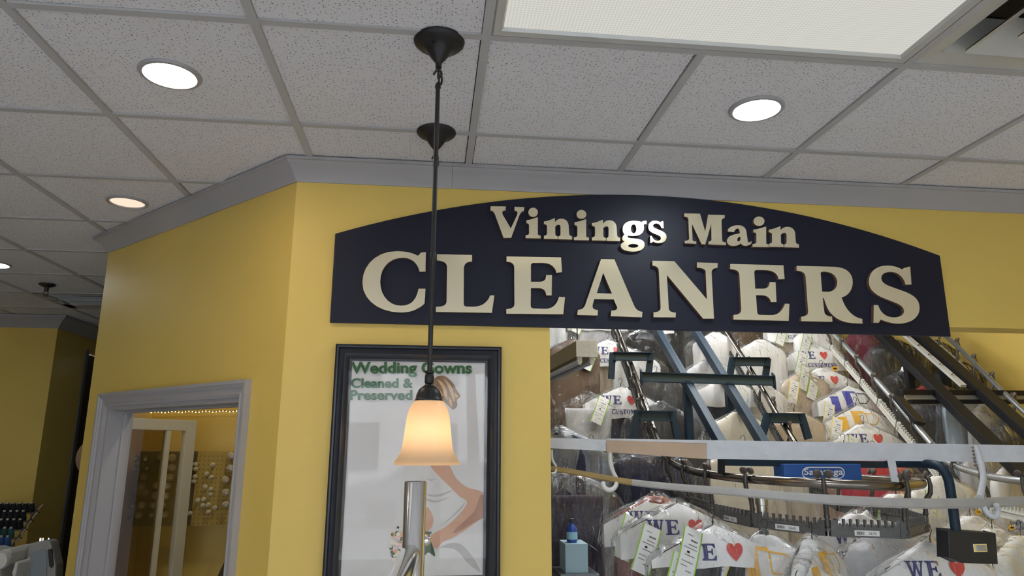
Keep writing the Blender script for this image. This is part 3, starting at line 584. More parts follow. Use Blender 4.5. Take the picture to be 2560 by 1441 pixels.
# ================================================================== THE STREET BEHIND THE CAMERA
def street():
    mat('asphalt', (.20, .20, .20), .9, var=.15); mat('siding', (.62, .63, .64), .7); mat('win_dark', (.10, .12, .15), .1); mat('bark', (.10, .08, .065), .9, var=.3); mat('leaves', (.07, .13, .04), .9, var=.4, vscale=8)
    mat('car_paint', (.35, .36, .38), .25, .4); mat('roof_grey', (.22, .22, .24), .8); mat('tyre', (.02, .02, .02), .8); mat('kerb', (.45, .45, .43), .8)
    struct(MB().box(-30, 30, -40, -3.2, -.2, -.12).build('ground', 'asphalt'))
    t = thing('white_building', 'white two storey building with dark windows across the street', 'building', (1, -19, -.12))
    MB().box(-9, 12, -24, -18, -.12, 6.2).build('walls', 'siding', t)
    for k in range(8):
        for z in (.9, 3.6): MB().box(-8+k*2.5, -6.6+k*2.5, -18, -17.95, z, z+1.5).build('window', 'win_dark', t)
    MB().box(-9.4, 12.4, -24.4, -17.6, 6.2, 6.5).build('roof', 'roof_grey', t)
    for x, y in ((-1.6, -8), (.9, -10.2), (3.6, -8.6)):
        tr = thing('street_tree', 'slim tree between the parked car and the street windows', 'tree', (x, y, -.12), 'street trees')
        MB().tube([(x,y,-.12),(x+.05,y,1.5),(x-.05,y,3.4)], [.17, .13, .10], 10).build('trunk', 'bark', tr, smooth=60)
        mb = MB()
        for k in range(40):
            c = Vector((x+random.uniform(-.7,.7), y+random.uniform(-.7,.7), 4.1+random.uniform(-.9,.9))); mb.lathe([(.01,-.3),(.3,0),(.01,.3)], c, 6)
        mb.build('crown', 'leaves', tr)
    c = thing('parked_car', 'grey parked car in front of the white building', 'car', (.4, -12, -.12)); X, Y = .4, -12
    con = [(-2.2,.25),(2.2,.25),(2.2,.75),(1.5,.92),(.9,1.38),(-.8,1.42),(-1.5,.98),(-2.2,.85)]
    MB().prism([con], lambda u, v, w_: (X+u, Y+w_, v-.05), .85, -.85).build('body', 'car_paint', c, bevel=.05)
    MB().prism([[(-1.3,.98),(1.3,.98),(.82,1.33),(-.75,1.36)]], lambda u, v, w_: (X+u, Y+w_, v-.05), .87, -.87).build('side_window', 'win_dark', c)
    for u in (-1.4, 1.4):
        for w_ in (.8, -.8): MB().lathe([(.001,-.1),(.33,-.1),(.33,.1),(.001,.1)], (X+u, Y+w_, .21), 20, ax=(0,1,0)).build('wheel', 'tyre', c)
street()
# ================================================================== LEFT AISLE
def cone_mesh(name, m, h=.075, r=.021):
    """thread cone: wound body over a paper core"""
    core = MB().lathe([(.001,h*1.10),(r*.42,h*1.10),(r*.46,h*1.02),(r*.95,0),(.001,0)], n=12)
    body = MB().lathe([(r*.55,h*.98),(r*.82,h*.93),(r*.94,h*.70),(r*1.05,h*.25),(r*1.05,h*.08),(r*.9,.004)], n=14)
    return core, body
CONE_PAL = {}
mat('peg_core', (.55, .50, .42), .6)
def thread_cone(loc, axis, colname, col, label, group, h=.075, r=.021, core='peg_core'):
    key = (colname, h, r)
    if 'th_'+colname not in M: mat('th_'+colname, col, .75, var=.1, vscale=60, bump=.5, bscale=500)
    t = thing('thread_cone', label, 'thread cone', loc, group)
    a = Vector(axis).normalized(); t.rotation_mode = 'QUATERNION'; t.rotation_quaternion = Vector((0,0,1)).rotation_difference(a)
    if key not in CONE_PAL:
        c_, b_ = cone_mesh('x', colname, h, r); ORG[t.name] = Vector()
        CONE_PAL[key] = (b_.build('winding', 'th_'+colname, t, smooth=60), c_.build('core', core, t, smooth=60))
    else:
        for o in CONE_PAL[key]: c = o.copy(); COL.objects.link(c); c.parent = t
    return t
def aisle():
    # black slab stands in for the darkness inside the side wall doorway
    struct(MB().box(-3.30, -3.225, 6.99, 8.59, 0, 2.49).build('doorway_fill_1', 'doorway_gloom'))
    tf = thing('door_casing', 'narrow dim trim strip beside the dark doorway', 'trim', (-3.2, 6.95, 0)); MB().box(-3.208, -3.195, 6.93, 6.98, 0, 2.53).build('strip', 'hall_darkened', tf)
    # rack of embroidery cones
    Y = 5.95; nrow, ncol = 9, 8
    P0 = at_y(84, 1262, Y); px = Y/F*1.02
    rk = thing('thread_rack', 'sloping rack of pegs full of embroidery thread at the aisle wall', 'rack', (P0.x-.15, Y, .7))
    mat('rack_wood', (.10, .07, .05), .6); mat('peg', (.6, .5, .4), .5)
    rows = [('black', (.008,.008,.01)), ('black', (.008,.008,.01)), ('black', (.008,.008,.01)), ('teal', (.02,.11,.12)), ('royal_blue', (.03,.10,.26)), ('navy', (.012,.02,.05)), ('orange', (.62,.16,.03)), ('maroon', (.07,.01,.012)), ('salmon', (.50,.22,.15))]
    for r in range(nrow):
        z = P0.z-.02-r*.055; yy = Y-r*.045
        MB().box(P0.x-.55-r*.03, P0.x+.04-r*.010, yy-.03, yy+.03, z-.046, z-.040).build('shelf', 'rack_wood', rk)
    mb = MB()
    for s in (P0.x+.03,): mb.bar((s, Y+.02, P0.z-.02), (s-.06, Y-.40, P0.z-.50), .012, .012)
    mb.build('side_rail', 'rack_wood', rk)
    for r in range(nrow):
        z = P0.z-.02-r*.055; yy = Y-r*.045; xx = P0.x+.04-r*.010
        MB().tube([(xx, yy, z-.02), (xx+.035, yy-.02, z+.02)], .006, 8).build('peg', 'peg', rk)
    for r in range(nrow):
        nm, col = rows[r]; z = P0.z-.02-r*.055-.038; yy = Y-r*.045
        for k in range(ncol):
            nm2, col2 = nm, col
            if r == 3 and k % 2: nm2, col2 = 'dark_green', (.03,.07,.06)
            if r == 6 and k in (1, 2): nm2, col2 = 'apricot', (.62,.30,.10)
            thread_cone((P0.x-.005-k*.0435-r*.010-(.02 if r % 2 else 0), yy, z), (0, -.25, 1), nm2, col2, nm2.replace('_', ' ')+' embroidery thread cone standing on the %s shelf of the sloping aisle rack' % ('top','second','third','fourth','fifth','sixth','seventh','eighth','ninth')[r], 'embroidery cones on the aisle rack', .072, .0205)
    # embroidery machine
    mat('machine_grey', (.36, .345, .32), .45, var=.05); mat('machine_white', (.66, .64, .58), .4); mat('lcd', (.30, .33, .35), .15); mat('machine_dark', (.03, .03, .03), .5)
    Ym = 4.9; q = lambda x, y, d=0: at_y(x, y, Ym+d); B = q(60, 1441); t = thing('embroidery_machine', 'grey embroidery machine with tilted control screen below the thread rack', 'sewing machine', (B.x, Ym, .75))
    def slab(nm, pts, m, d0, d1, bev=.012):
        P = [q(*p) for p in pts]; MB().prism([[(v.x, v.z) for v in P]], lambda u, v, w_: (u, w_, v), Ym+d0, Ym+d1).build(nm, m, t, bevel=bev)
    slab('control_panel', [(66,1480),(80,1358),(128,1349),(136,1352),(150,1410),(148,1480)], 'machine_grey', -.05, .05)
    slab('screen', [(80,1452),(92,1378),(118,1370),(128,1374),(129,1400),(127,1440)], 'lcd', -.056, -.045, .002)
    slab('button_strip', [(131,1372),(140,1370),(146,1410),(140,1418),(134,1412)], 'machine_dark', -.056, -.045, .002)
    slab('head', [(-30,1378),(10,1372),(45,1378),(62,1400),(66,1500),(-30,1500)], 'machine_grey', -.25, .0, .02)
    slab('thread_cover', [(40,1372),(50,1364),(70,1362),(75,1372),(72,1395),(64,1402),(50,1392)], 'machine_white', -.20, .05, .012)
    slab('side_guard', [(76,1420),(84,1392),(90,1398),(86,1422),(80,1436)], 'machine_white', -.20, -.05, .006)
    p = q(2, 1402, -.26); MB().lathe([(.001,-.03),(.045,-.03),(.05,0),(.045,.02),(.001,.025)], p, 24, ax=(0,-1,0)).build('hand_wheel', 'machine_white', t, smooth=40)
    for a in (100, 107, 121): c = q(a, 1354, .0); MB().lathe([(.001,.02),(.007,.02),(.008,0),(.001,0)], c, 8).build('tension_knob', 'chrome', t)
    MB().box(B.x-.7, B.x+.30, Ym-.3, Ym+.2, .70, .74).build('stand_top', 'machine_grey', t); 
    mb = MB(); mb.box(B.x-.3, B.x+.1, Ym-.1, Ym+.15, 0, .7); mb.build('stand_column', 'machine_dark', t)
    # tan rounded cover of unknown use, stand added to hold it up
    mat('tan_cover', (.26, .17, .11), .5, var=.1); p = at_y(224, 1143, 5.4)
    t = thing('round_cover', 'tan rounded cover showing beside the dark doorway edge', 'lamp shade', (p.x, p.y, 0))
    MB().lathe([(.001,.03),(.06,.026),(.10,.012),(.12,-.01),(.11,-.03),(.001,-.035)], p, 32, ax=(-.3,-1,.05)).build('shade', 'tan_cover', t, smooth=50)
    MB().tube([(p.x+.02, p.y+.03, p.z), (p.x+.02, p.y+.03, .02)], .012, 10).lathe([(.1,0),(.1,.02),(.012,.03)], (p.x+.02, p.y+.03, 0), 20).build('stand', 'machine_dark', t)
aisle()
# ================================================================== SEWING ROOM BEHIND THE WINDOW
def sewing():
    Y = 4.40; q = lambda x, y, d=0: at_y(x, y, Y+d)
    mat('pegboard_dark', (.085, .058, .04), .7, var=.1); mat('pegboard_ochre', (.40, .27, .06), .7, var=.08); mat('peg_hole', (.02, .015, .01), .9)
    pb = thing('pegboard', 'brown pegboard for thread cones mirrored in the sewing room window, built solid behind it', 'pegboard', q(455, 1315))  # board mirrored in the window glass, built here as a solid thing
    a, b = q(305, 1129), q(476, 1315); c = q(640, 1315)
    MB().box(a.x, b.x, Y, Y+.012, b.z, a.z).build('dark_panel', 'pegboard_dark', pb); MB().box(b.x+.001, c.x, Y, Y+.012, b.z, a.z).build('light_panel', 'pegboard_ochre', pb)  # dark panel: darkness of the door opening put into its colour
    mb = MB(); nx = int((c.x-a.x)/.025)
    for i in range(nx):
        for j in range(int((a.z-b.z)/.025)):
            x = a.x+.012+i*.025; z = b.z+.012+j*.025; mb.add([(x+.003*math.cos(k*math.pi/3), Y-.0006, z+.003*math.sin(k*math.pi/3)) for k in range(6)], [(0,1,2,3,4,5)])
    o = mb.build('peg_hole', 'peg_hole', pb, fix=False); o['kind'] = 'stuff'
    dk = [(1360,260,'olive',(.16,.17,.05)),(1460,265,'brown',(.10,.06,.04)),(1600,250,'mauve',(.22,.16,.17)),(1725,255,'cream',(.62,.56,.44)),(1350,355,'green',(.07,.24,.06)),(1475,355,'maroon',(.10,.03,.03)),(1720,350,'cream',(.62,.56,.44)),
          (1440,445,'tan',(.42,.34,.24)),(1700,450,'cream',(.62,.56,.44)),(1420,535,'tan',(.42,.34,.24)),(1565,535,'pink',(.45,.26,.24)),(1680,535,'pale_yellow',(.62,.55,.33)),(1460,612,'tan',(.42,.34,.24)),(1310,640,'charcoal',(.05,.045,.04)),(1560,630,'cream',(.62,.56,.44)),(1665,635,'peach',(.60,.42,.30)),
          (1800,570,'cream',(.62,.56,.44)),(1830,645,'cream',(.62,.56,.44)),(1330,725,'charcoal',(.05,.045,.04)),(1420,730,'pink',(.45,.26,.24)),(1535,725,'pink',(.45,.26,.24)),(1625,725,'cream',(.62,.56,.44)),(1290,825,'mauve',(.22,.16,.17)),(1390,820,'lilac',(.42,.34,.36)),(1520,815,'dark_red',(.18,.03,.03)),(1650,820,'peach',(.60,.42,.30)),
          (2310,235,'cream',(0,0,0)),(2300,355,'cream',(0,0,0)),(2255,470,'cream',(0,0,0)),(2255,595,'cream',(0,0,0)),(2250,715,'cream',(0,0,0))]
    for x, y, nm, col in dk:
        p = q(x/4, 1081+y/4); ax = (.35, -1, -.04) if not (x, y) == (1460, 612) else (-.8, -1, .5)
        thread_cone((p.x, Y-.004, p.z), ax, nm, col, nm.replace('_', ' ')+' thread cone pegged on the sewing room pegboard, '+('top row' if y < 300 else 'second row' if y < 400 else 'third row' if y < 500 else 'fourth row' if y < 620 else 'fifth row' if y < 700 else 'sixth row' if y < 780 else 'bottom row'), 'cones on the pegboard', .075, .0205)
    for x, y in ((1960,320),(1960,368),(2135,325),(2075,415),(2120,450),(1955,445),(1945,490),(2060,545),(2115,570),(2110,620),(1985,680),(2045,670),(2035,730),(2090,725),(2155,755),(2090,795),(1905,810)):
        p = q(x/4, 1081+y/4); thread_cone((p.x, Y-.004, p.z), (.1, -1, 0), 'ivory', (.80, .74, .52), 'small ivory thread spool on the ochre part of the pegboard', 'small ivory spools', .03, .0125)
    # white cased dark opening built as glazed door, its darkness tinted into a pane
    mat('door_paint', (.60, .57, .46), .4); d = thing('standin_door', 'white cased dark opening built as a glazed door with darkened pane behind the window', 'door', q(415, 1441))
    A = Vector((-1.585, 3.86, 0)); Bp = at_y(487, 1062, 4.30); dr = Vector((Bp.x-A.x, Bp.y-A.y, 0)); Ld = dr.length; dr.normalize(); nn = Vector((dr.y, -dr.x, 0)); zt = 1.80
    def st(nm, s0, s1, z0, z1, th=.035, m='door_paint', bev=.004, par=d):
        c = A+dr*(s0+s1)/2; return MB().obox((c.x, c.y, (z0+z1)/2), dr*(s1-s0)/2, nn*th/2, (0,0,(z1-z0)/2)).build(nm, m, par, bevel=bev)
    st('hinge_stile', 0, .025, .05, zt); st('lock_stile', Ld-.07, Ld, .05, zt); st('top_rail', .025, Ld-.07, zt-.06, zt); st('bottom_rail', .025, Ld-.07, .05, .3); st('mullion', Ld*.6, Ld*.6+.03, .3, zt-.06, .03)
    st('pane', .025, Ld*.6, .3, zt-.06, .004, 'darkened_pane', 0); st('pane', Ld*.6+.03, Ld-.07, .3, zt-.06, .004, 'pane', 0)
    # string of tiny lights along the top of the wall
    ls = thing('light_string', 'thin string of tiny warm lights along the sewing room wall', 'light string', q(470, 1022, .1)); P = [q(320+i*8.5, 1031+1.2*math.sin(i*1.3)-i*.10, .09) for i in range(42)]
    MB().tube(P, .0015, 5).build('cable', 'wire', ls); mb = MB()
    for k, p in enumerate(P): mb.lathe([(.0005,.004),(.0035,0),(.0005,-.004)], p+Vector((0,-.004,-.003)), 6)
    o = mb.build('bead_light', 'bead', ls); o['kind'] = 'stuff'
    # dark jacket at the right edge of the window
    mat('jacket', (.018, .018, .022), .9, bump=.5, bscale=40); p = q(575, 1441, -.12)
    J = thing('dark_jacket', 'dark jacket draped by the right edge of the sewing room window', 'jacket', (p.x, p.y, .75))
    mb = MB(); prof = [(.02,.42),(.06,.41),(.10,.37),(.13,.28),(.15,.1),(.16,-.1),(.16,-.3)]; mb.lathe(prof, (p.x+.06, p.y, p.z-.30), 24)
    mb.v = [(x+.012*mnoise.noise(Vector((x*20,y*20,z*12))), y+.012*mnoise.noise(Vector((x*20+9,y*20,z*12))), z) for x, y, z in mb.v]; mb.build('jacket_body', 'jacket', J, smooth=80)
    MB().box(p.x-.12, p.x+.25, p.y-.1, p.y+.1, 0, p.z-.55).build('stool', 'machine_dark', J)
sewing()
# ================================================================== GARMENT CONVEYORS
INC = ray(1235, 102).normalized(); AZ = math.atan2(INC.x, INC.y); SIDE = Vector((math.cos(AZ), -math.sin(AZ), 0)); NRM = SIDE.cross(INC).normalized()
S0 = at_z(2036, 1186, CZ-.15)
def lp(a, b, h=0): return S0+INC*a+SIDE*b+NRM*h
P1 = [lp(2.75, -.78), lp(2.1, -.79), lp(1.2, -.81), at_y(1643, 1095, 4.40), at_y(1665, 1143, 4.08), at_y(1691, 1164, 3.84), at_y(1720, 1175, 3.6), at_y(1748, 1182, 3.4), at_y(1798, 1190, 3.2), at_y(1857, 1197, 3.0), at_y(1952, 1204, 2.8), at_y(2075, 1210, 2.67), at_y(2190, 1215, 2.63), at_y(2265, 1216, 2.69), at_y(2304, 1211, 2.83), at_y(2290, 1205, 3.02), at_y(2230, 1200, 3.3), at_y(2120, 1191, 3.72), at_y(2038, 1170, 4.08), at_y(1957, 1060, 4.48), lp(1.2, .09), lp(2.1, .15), lp(2.75, .17)]
P2 = [lp(2.75, 1.13), lp(2.04, 1.083), lp(1.2, 1.0), at_y(2328, 1109, 4.21), at_y(2362, 1150, 3.97), at_y(2400, 1170, 3.8), at_y(2433, 1181, 3.65), at_y(2480, 1193, 3.46), at_y(2560, 1204, 3.2), at_y(2650, 1209, 3.08), at_y(2730, 1209, 3.15), at_y(2750, 1196, 3.45), at_y(2690, 1130, 3.9), at_y(2600, 1065, 4.35), at_y(2505, 978, 4.734), at_y(2370, 845, 5.544), lp(2.75, 2.10)]
def comb_mb():
    mb = MB(); Ln = .315
    mb.box(0, Ln, -.006, .006, -.034, 0); mb.box(0, Ln, -.010, .010, -.004, .001); mb.box(0, Ln, -.009, .009, -.036, -.031); mb.box(0, .02, -.011, .011, -.034, .024); mb.box(Ln-.02, Ln, -.011, .011, -.034, .024)
    for k in range(9):
        x = .030+k*.030; mb.box(x-.004, x+.004, -.006, .006, 0, .030)
        if k < 8: xx = x+.015; mb.add([(xx-.009,-.005,0),(xx+.009,-.005,0),(xx,-.005,.014),(xx-.009,.005,0),(xx+.009,.005,0),(xx,.005,.014)], [(0,1,2),(3,5,4),(0,2,5,3),(1,4,5,2)])
    for x in (.02, Ln-.02): sgn = 1 if x < .1 else -1; mb.add([(x,-.007,0),(x+sgn*.02,-.007,0),(x,-.007,.03),(x,.007,0),(x+sgn*.02,.007,0),(x,.007,.03)], [(0,1,2),(3,5,4),(0,2,5,3),(1,4,5,2)])
    return mb
DROP = .160; S_OFF = .215
def frames(P, step):
    C = crom(P, 12); acc = [0]
    for a, b in zip(C, C[1:]): acc.append(acc[-1]+(b-a).length)
    out = []; s = S_OFF
    while s < acc[-1]:
        i = max(k for k in range(len(acc)) if acc[k] <= s+1e-9); i = min(i, len(C)-2); f = (s-acc[i])/max(1e-9, acc[i+1]-acc[i]); out.append(C[i].lerp(C[i+1], f)); s += step
    return C, out
def conveyor(P, label, pipe, comb, start, plates=()):
    t = thing('garment_conveyor', label, 'conveyor', (P[len(P)//2].x, P[len(P)//2].y, 0)); org = ORG[t.name]
    C, J = frames([P[0]]+P[1:], .33); J = J[start:]
    MB().tube(C, .0185, 14).build('rail_pipe', pipe, t, smooth=60)
    cp = None; tp = None; n = 0
    for k in range(len(J)-1):
        a = J[k]-Vector((0,0,DROP)); b = J[k+1]-Vector((0,0,DROP)); x = (b-a).normalized(); z = (Vector((0,0,1))-x*x.z).normalized(); y = z.cross(x); sc_ = (b-a).length/.33
        mw = Matrix(((x.x*sc_, y.x, z.x, a.x+x.x*.0075-org.x), (x.y*sc_, y.y, z.y, a.y+x.y*.0075-org.y), (x.z*sc_, y.z, z.z, a.z+x.z*.0075-org.z), (0,0,0,1)))
        if cp is None: ORG['__l'] = Vector(); o = cp = comb_mb().build('carrier_bar', comb, None); o.parent = t
        else: o = cp.copy(); COL.objects.link(o); o.parent = t
        o.matrix_local = mw; ORG[o.name] = Vector(); n += 1
        txt = plates.get(k) if plates else None
        if txt:
            mb = MB().box(.10, .205, -.0075, -.006, -.030, -.010); mb2 = mb
            def g(u, v): return (u, -.0079, v)
            put_text(mb2, txt, g, .16, .192, -.025, -.015, 1, .0)
            random.seed(k); u = .108
            while u < .14: w_ = random.choice((.0012, .002, .003)); mb2.add([g(u,-.026), g(u+w_,-.026), g(u+w_,-.014), g(u,-.014)], [(0,1,2,3)], 1); u += w_+.0016
            l = mb2.build('label', ['paper', 'black_ink'], None, fix=False); l.parent = o
    for k in range(len(J)):
        p = J[k]; q = J[min(k+1, len(J)-1)]-J[max(k-1, 0)]; yaw = math.atan2(q.y, q.x)
        if tp is None:
            m = MB(); A = [(0,-.026,.022),(0,-.030,-.01),(0,-.026,-.04),(0,-.012,-.06),(0,-.003,-.085),(0,0,-.13)]
            m.tube(A, [.008,.009,.010,.011,.010,.009], 8); m.lathe([(.001,0),(.011,0),(.011,-.010),(.0085,-.012),(.0085,-.045),(.012,-.047),(.012,-.060),(.001,-.060)], (0,0,-.118), 12)
            tp = m.build('trolley', 'iron', None, smooth=50); tp.parent = t; o = tp; ws = []
            for s in (-1, 1):
                w_ = MB().lathe([(.001,-.007),(.013,-.007),(.016,-.005),(.0165,.005),(.013,.007),(.001,.007)], (s*.020, -.016, .036), 16, ax=(.25*s,1,.35)).build('wheel', 'rubber', None, smooth=40); w_.parent = tp; ws.append(w_)
        else:
            o = tp.copy(); COL.objects.link(o); o.parent = t
            for w_ in ws: c = w_.copy(); COL.objects.link(c); c.parent = o
        o.location = p-org; o.rotation_euler = (0, 0, yaw)
    return t, J
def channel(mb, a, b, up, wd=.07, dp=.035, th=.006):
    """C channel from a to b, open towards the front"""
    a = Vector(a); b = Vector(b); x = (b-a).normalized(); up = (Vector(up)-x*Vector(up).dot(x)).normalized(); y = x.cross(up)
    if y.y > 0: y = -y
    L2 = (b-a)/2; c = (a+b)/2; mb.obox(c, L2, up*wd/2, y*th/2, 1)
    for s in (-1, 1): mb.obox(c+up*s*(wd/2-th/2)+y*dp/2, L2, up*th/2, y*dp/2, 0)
mat('blue_steel_lit', (.040, .066, .085), .5, 0, var=.15, spec=.3)  # same blue steel lightened, puts the lit faces into the colour
def conveyors():
    t1, J1 = conveyor(P1, 'dark garment conveyor on blue steel frame, its front turn below the white boards', 'pipe_dark', 'comb_dark', 0, PL1)
    t2, J2 = conveyor(P2, 'grey garment conveyor with pale slotted carriers beside the blue framed one', 'pipe_light', 'comb_light', 0)
    for b0, b1 in ((-.466, -.466), (-.115, -.205)):
        A, B = lp(2.75, b0, .02), lp(.10, b1, .02)
        mb = MB(); x = (B-A).normalized(); sd = SIDE; up = sd.cross(x).normalized(); c = (A+B)/2
        mb.obox(c, (B-A)/2, sd*.022, up*.036, 0); mb.obox(c+sd*.030, (B-A)/2, sd*.009, up*.022, 1); mb.build('stringer', ['blue_steel', 'blue_steel_lit'], t1, bevel=.003)
    mb = MB(); channel(mb, lp(1.10, -.80, .07), lp(1.05, .15, .07), (0,0,1)); mb.obox(lp(1.10, -.80, .07), SIDE*.006, INC*.025, Vector((0,0,.05))); mb.obox(lp(1.05, .15, .07), SIDE*.006, INC*.025, Vector((0,0,.05))); mb.build('cross_beam', ['blue_steel', 'blue_steel_lit'], t1)
    def bracket(px, py, Y, wpx, hpx, spread, m, par):
        q = lambda x, y: at_y(x, y, Y); a, b = q(px-wpx/2, py), q(px+wpx/2, py+1)
        mb = MB(); channel(mb, a, b, (0,0,1), .065, .04); mb.build('hanger_bracket', [m, 'blue_steel_lit' if m == 'blue_steel' else 'black_steel'], par)
        for s, e in ((-1, q(px-wpx/2-spread, py+hpx)), (1, q(px+wpx/2+(spread if spread > 10 else -8), py+hpx))):
            st = a if s < 0 else b; mb = MB(); mb.bar(st-Vector((0,0,-.03)), e, .045, .028, (0,1,.2)); mb.build('bracket_leg', m, par)
    bracket(1580, 892, 5.3, 96, 56, 4, 'blue_steel', t1); bracket(1876, 905, 5.15, 88, 52, 10, 'blue_steel', t1)
    bracket(1638, 1040, 4.5, 84, 56, 14, 'blue_steel', t1); bracket(1962, 1046, 4.45, 82, 52, 18, 'blue_steel', t1)
    # name plate box with the conveyor's logo
    Y = 3.12; q = lambda x, y, d=0: at_y(x, y, Y+d); a, b = q(1962, 1203), q(2152, 1161)
    nb = MB().box(a.x, b.x, Y, Y+.10, a.z, b.z).build('name_box', 'blue_box', t1, bevel=.004)
    mb = MB(); put_text(mb, 'Saratoga', lambda u, v: tuple(q(u, v, -.001)), 2010, 2108, 1193, 1172, 0, .012)
    rr = 15
    def stad(k):
        A = [(2020+(-rr+k)*math.sin(th), 1183-(rr-k)*math.cos(th)) for th in [i*math.pi/10 for i in range(11)]]; B = [(2097+(rr-k)*math.sin(th), 1183+(rr-k)*math.cos(th)) for th in [i*math.pi/10 for i in range(11)]]; return A+B
    o_, i_ = stad(0), stad(2.6); n = len(o_); mb.add([q(x, y, -.001) for x, y in o_]+[q(x, y, -.001) for x, y in i_], [(k, (k+1) % n, n+(k+1) % n, n+k) for k in range(n)])
    mb.build('logo', 'white_print', nb, fix=False)
    MB().bar(q(1800, 1156, .06), q(2230, 1163, .06), .05, .03).build('drive_beam', 'blue_steel', t1); MB().bar(q(1803, 1148, .02), q(1803, 1186, .02), .012, .03, (1,0,0)).build('drive_bracket', 'black_steel', t1)
    tb = crom([at_y(2215, 1158, 2.80), at_y(2300, 1160, 2.70), at_y(2345, 1166, 2.62), at_y(2368, 1192, 2.58), at_y(2378, 1240, 2.57), at_y(2390, 1330, 2.56)], 8)
    MB().tube(tb, .0175, 16).build('switch_arm', 'blue_steel', t1, smooth=60)
    p = at_y(1905, 1270, 2.95); MB().lathe([(.001,.05),(.026,.05),(.026,.012),(.022,.010),(.022,-.03),(.027,-.032),(.027,-.06),(.001,-.06)], p, 24).build('drive_collar', 'steel', t1, smooth=40)
    MB().tube([p+Vector((0,0,-.05)), Vector((p.x, p.y, .02))], .020, 14).lathe([(.12,0),(.12,.015),(.02,.03)], (p.x, p.y, 0), 20).build('support_post', 'blue_steel', t1, smooth=60)
    # switch box
    YS = 2.54; q = lambda x, y, d=0: at_y(x, y, YS+d); P = [(p.x, p.z) for p in (q(*c) for c in ((2370,1327),(2490,1334),(2496,1412),(2406,1409),(2373,1396)))]
    sb = MB().prism([P], lambda u, v, w_: (u, w_, v), YS, YS+.06).build('switch_box', 'switch_black', t1, bevel=.004)
    a, b = q(2434, 1381), q(2465, 1360); MB().box(a.x, b.x, YS-.003, YS+.004, a.z, b.z).build('switch_plate', 'chrome', sb, bevel=.001)
    a, b = q(2441, 1378), q(2462, 1363); MB().box(a.x, b.x, YS-.007, YS, a.z, b.z).build('rocker_switch', 'switch_grey', sb, bevel=.002)
    # second conveyor's black frame
    for b0, b1 in ((1.48, 1.33), (1.80, 1.64)):
        A, B = lp(2.75, b0+.08, .02), lp(-.1, b1-.12, .02); x = (B-A).normalized(); up = SIDE.cross(x).normalized(); c = (A+B)/2
        MB().obox(c, (B-A)/2, SIDE*.045, up*.03).build('stringer', 'black_steel', t2, bevel=.003)
    A, B = lp(2.75, 1.72, .04), lp(1.05, 1.55, .04); x = (B-A).normalized(); up = SIDE.cross(x).normalized()
    st = MB().obox((A+B)/2, (B-A)/2, SIDE*.022, up*.01).build('flat_bar', 'galv', t2)
    for k in range(7): p = A.lerp(B, .28+k*.105)+up*-.012; MB().lathe([(.001,.014),(.008,.012),(.010,.006),(.014,.004),(.014,0),(.001,0)], p, 10, ax=-up if up.z < 0 else up).build('bolt', 'chrome', st)
    q = lambda x, y, Y=4.72: at_y(x, y, Y)
    MB().bar(q(2252, 981), q(2620, 984), .05, .036).build('cross_beam', 'black_steel', t2, bevel=.004); MB().bar(q(2272, 1005), q(2620, 1005), .05, .03).build('cross_beam', 'black_steel', t2, bevel=.004)
    MB().bar(q(2262, 994, 4.74), q(2620, 995, 4.74), .01, .05).build('beam_web', 'white_wood', t2)
    MB().bar(at_y(2245, 995, 4.5), at_y(2300, 1060, 4.35), .10, .03, (.3,-.5,.8)).build('end_plate', 'black_steel', t2, bevel=.004)
    # floor legs of the second frame
    for a_, b_ in ((1.6, 1.45), (1.6, 1.75)): p = lp(a_, b_); MB().bar((p.x, p.y, 0), p, .05, .05, (0,1,0)).build('leg', 'black_steel', t2)
    for a_, b_ in ((1.08, -.466), (1.08, -.16)): p = lp(a_, b_); MB().bar((p.x, p.y, 0), p, .05, .05, (0,1,0)).build('leg', 'blue_steel', t1)
    return t1, t2, J1, J2
# which carriers show a number plate
_C, _J = frames(P1, .33); PL1 = {}
def _px(p): q = p-CAM0; z = q.dot(CF); return 1280+F*q.dot(CR)/z, 720.5-F*q.dot(CU)/z
_mid = [(_px((_J[k]+_J[k+1])/2-Vector((0,0,DROP))), ((_J[k]+_J[k+1])/2).y, k) for k in range(len(_J)-1)]
_front = [m for m in _mid if m[1] < 3.3]
for x, s in ((1770, 'S640'), (1850, 'S650'), (1990, 'S660'), (2190, 'S670')): PL1[min(_front, key=lambda m: abs(m[0][0]-x)+.5*m[1])[2]] = s
T1, T2, J1, J2 = conveyors()
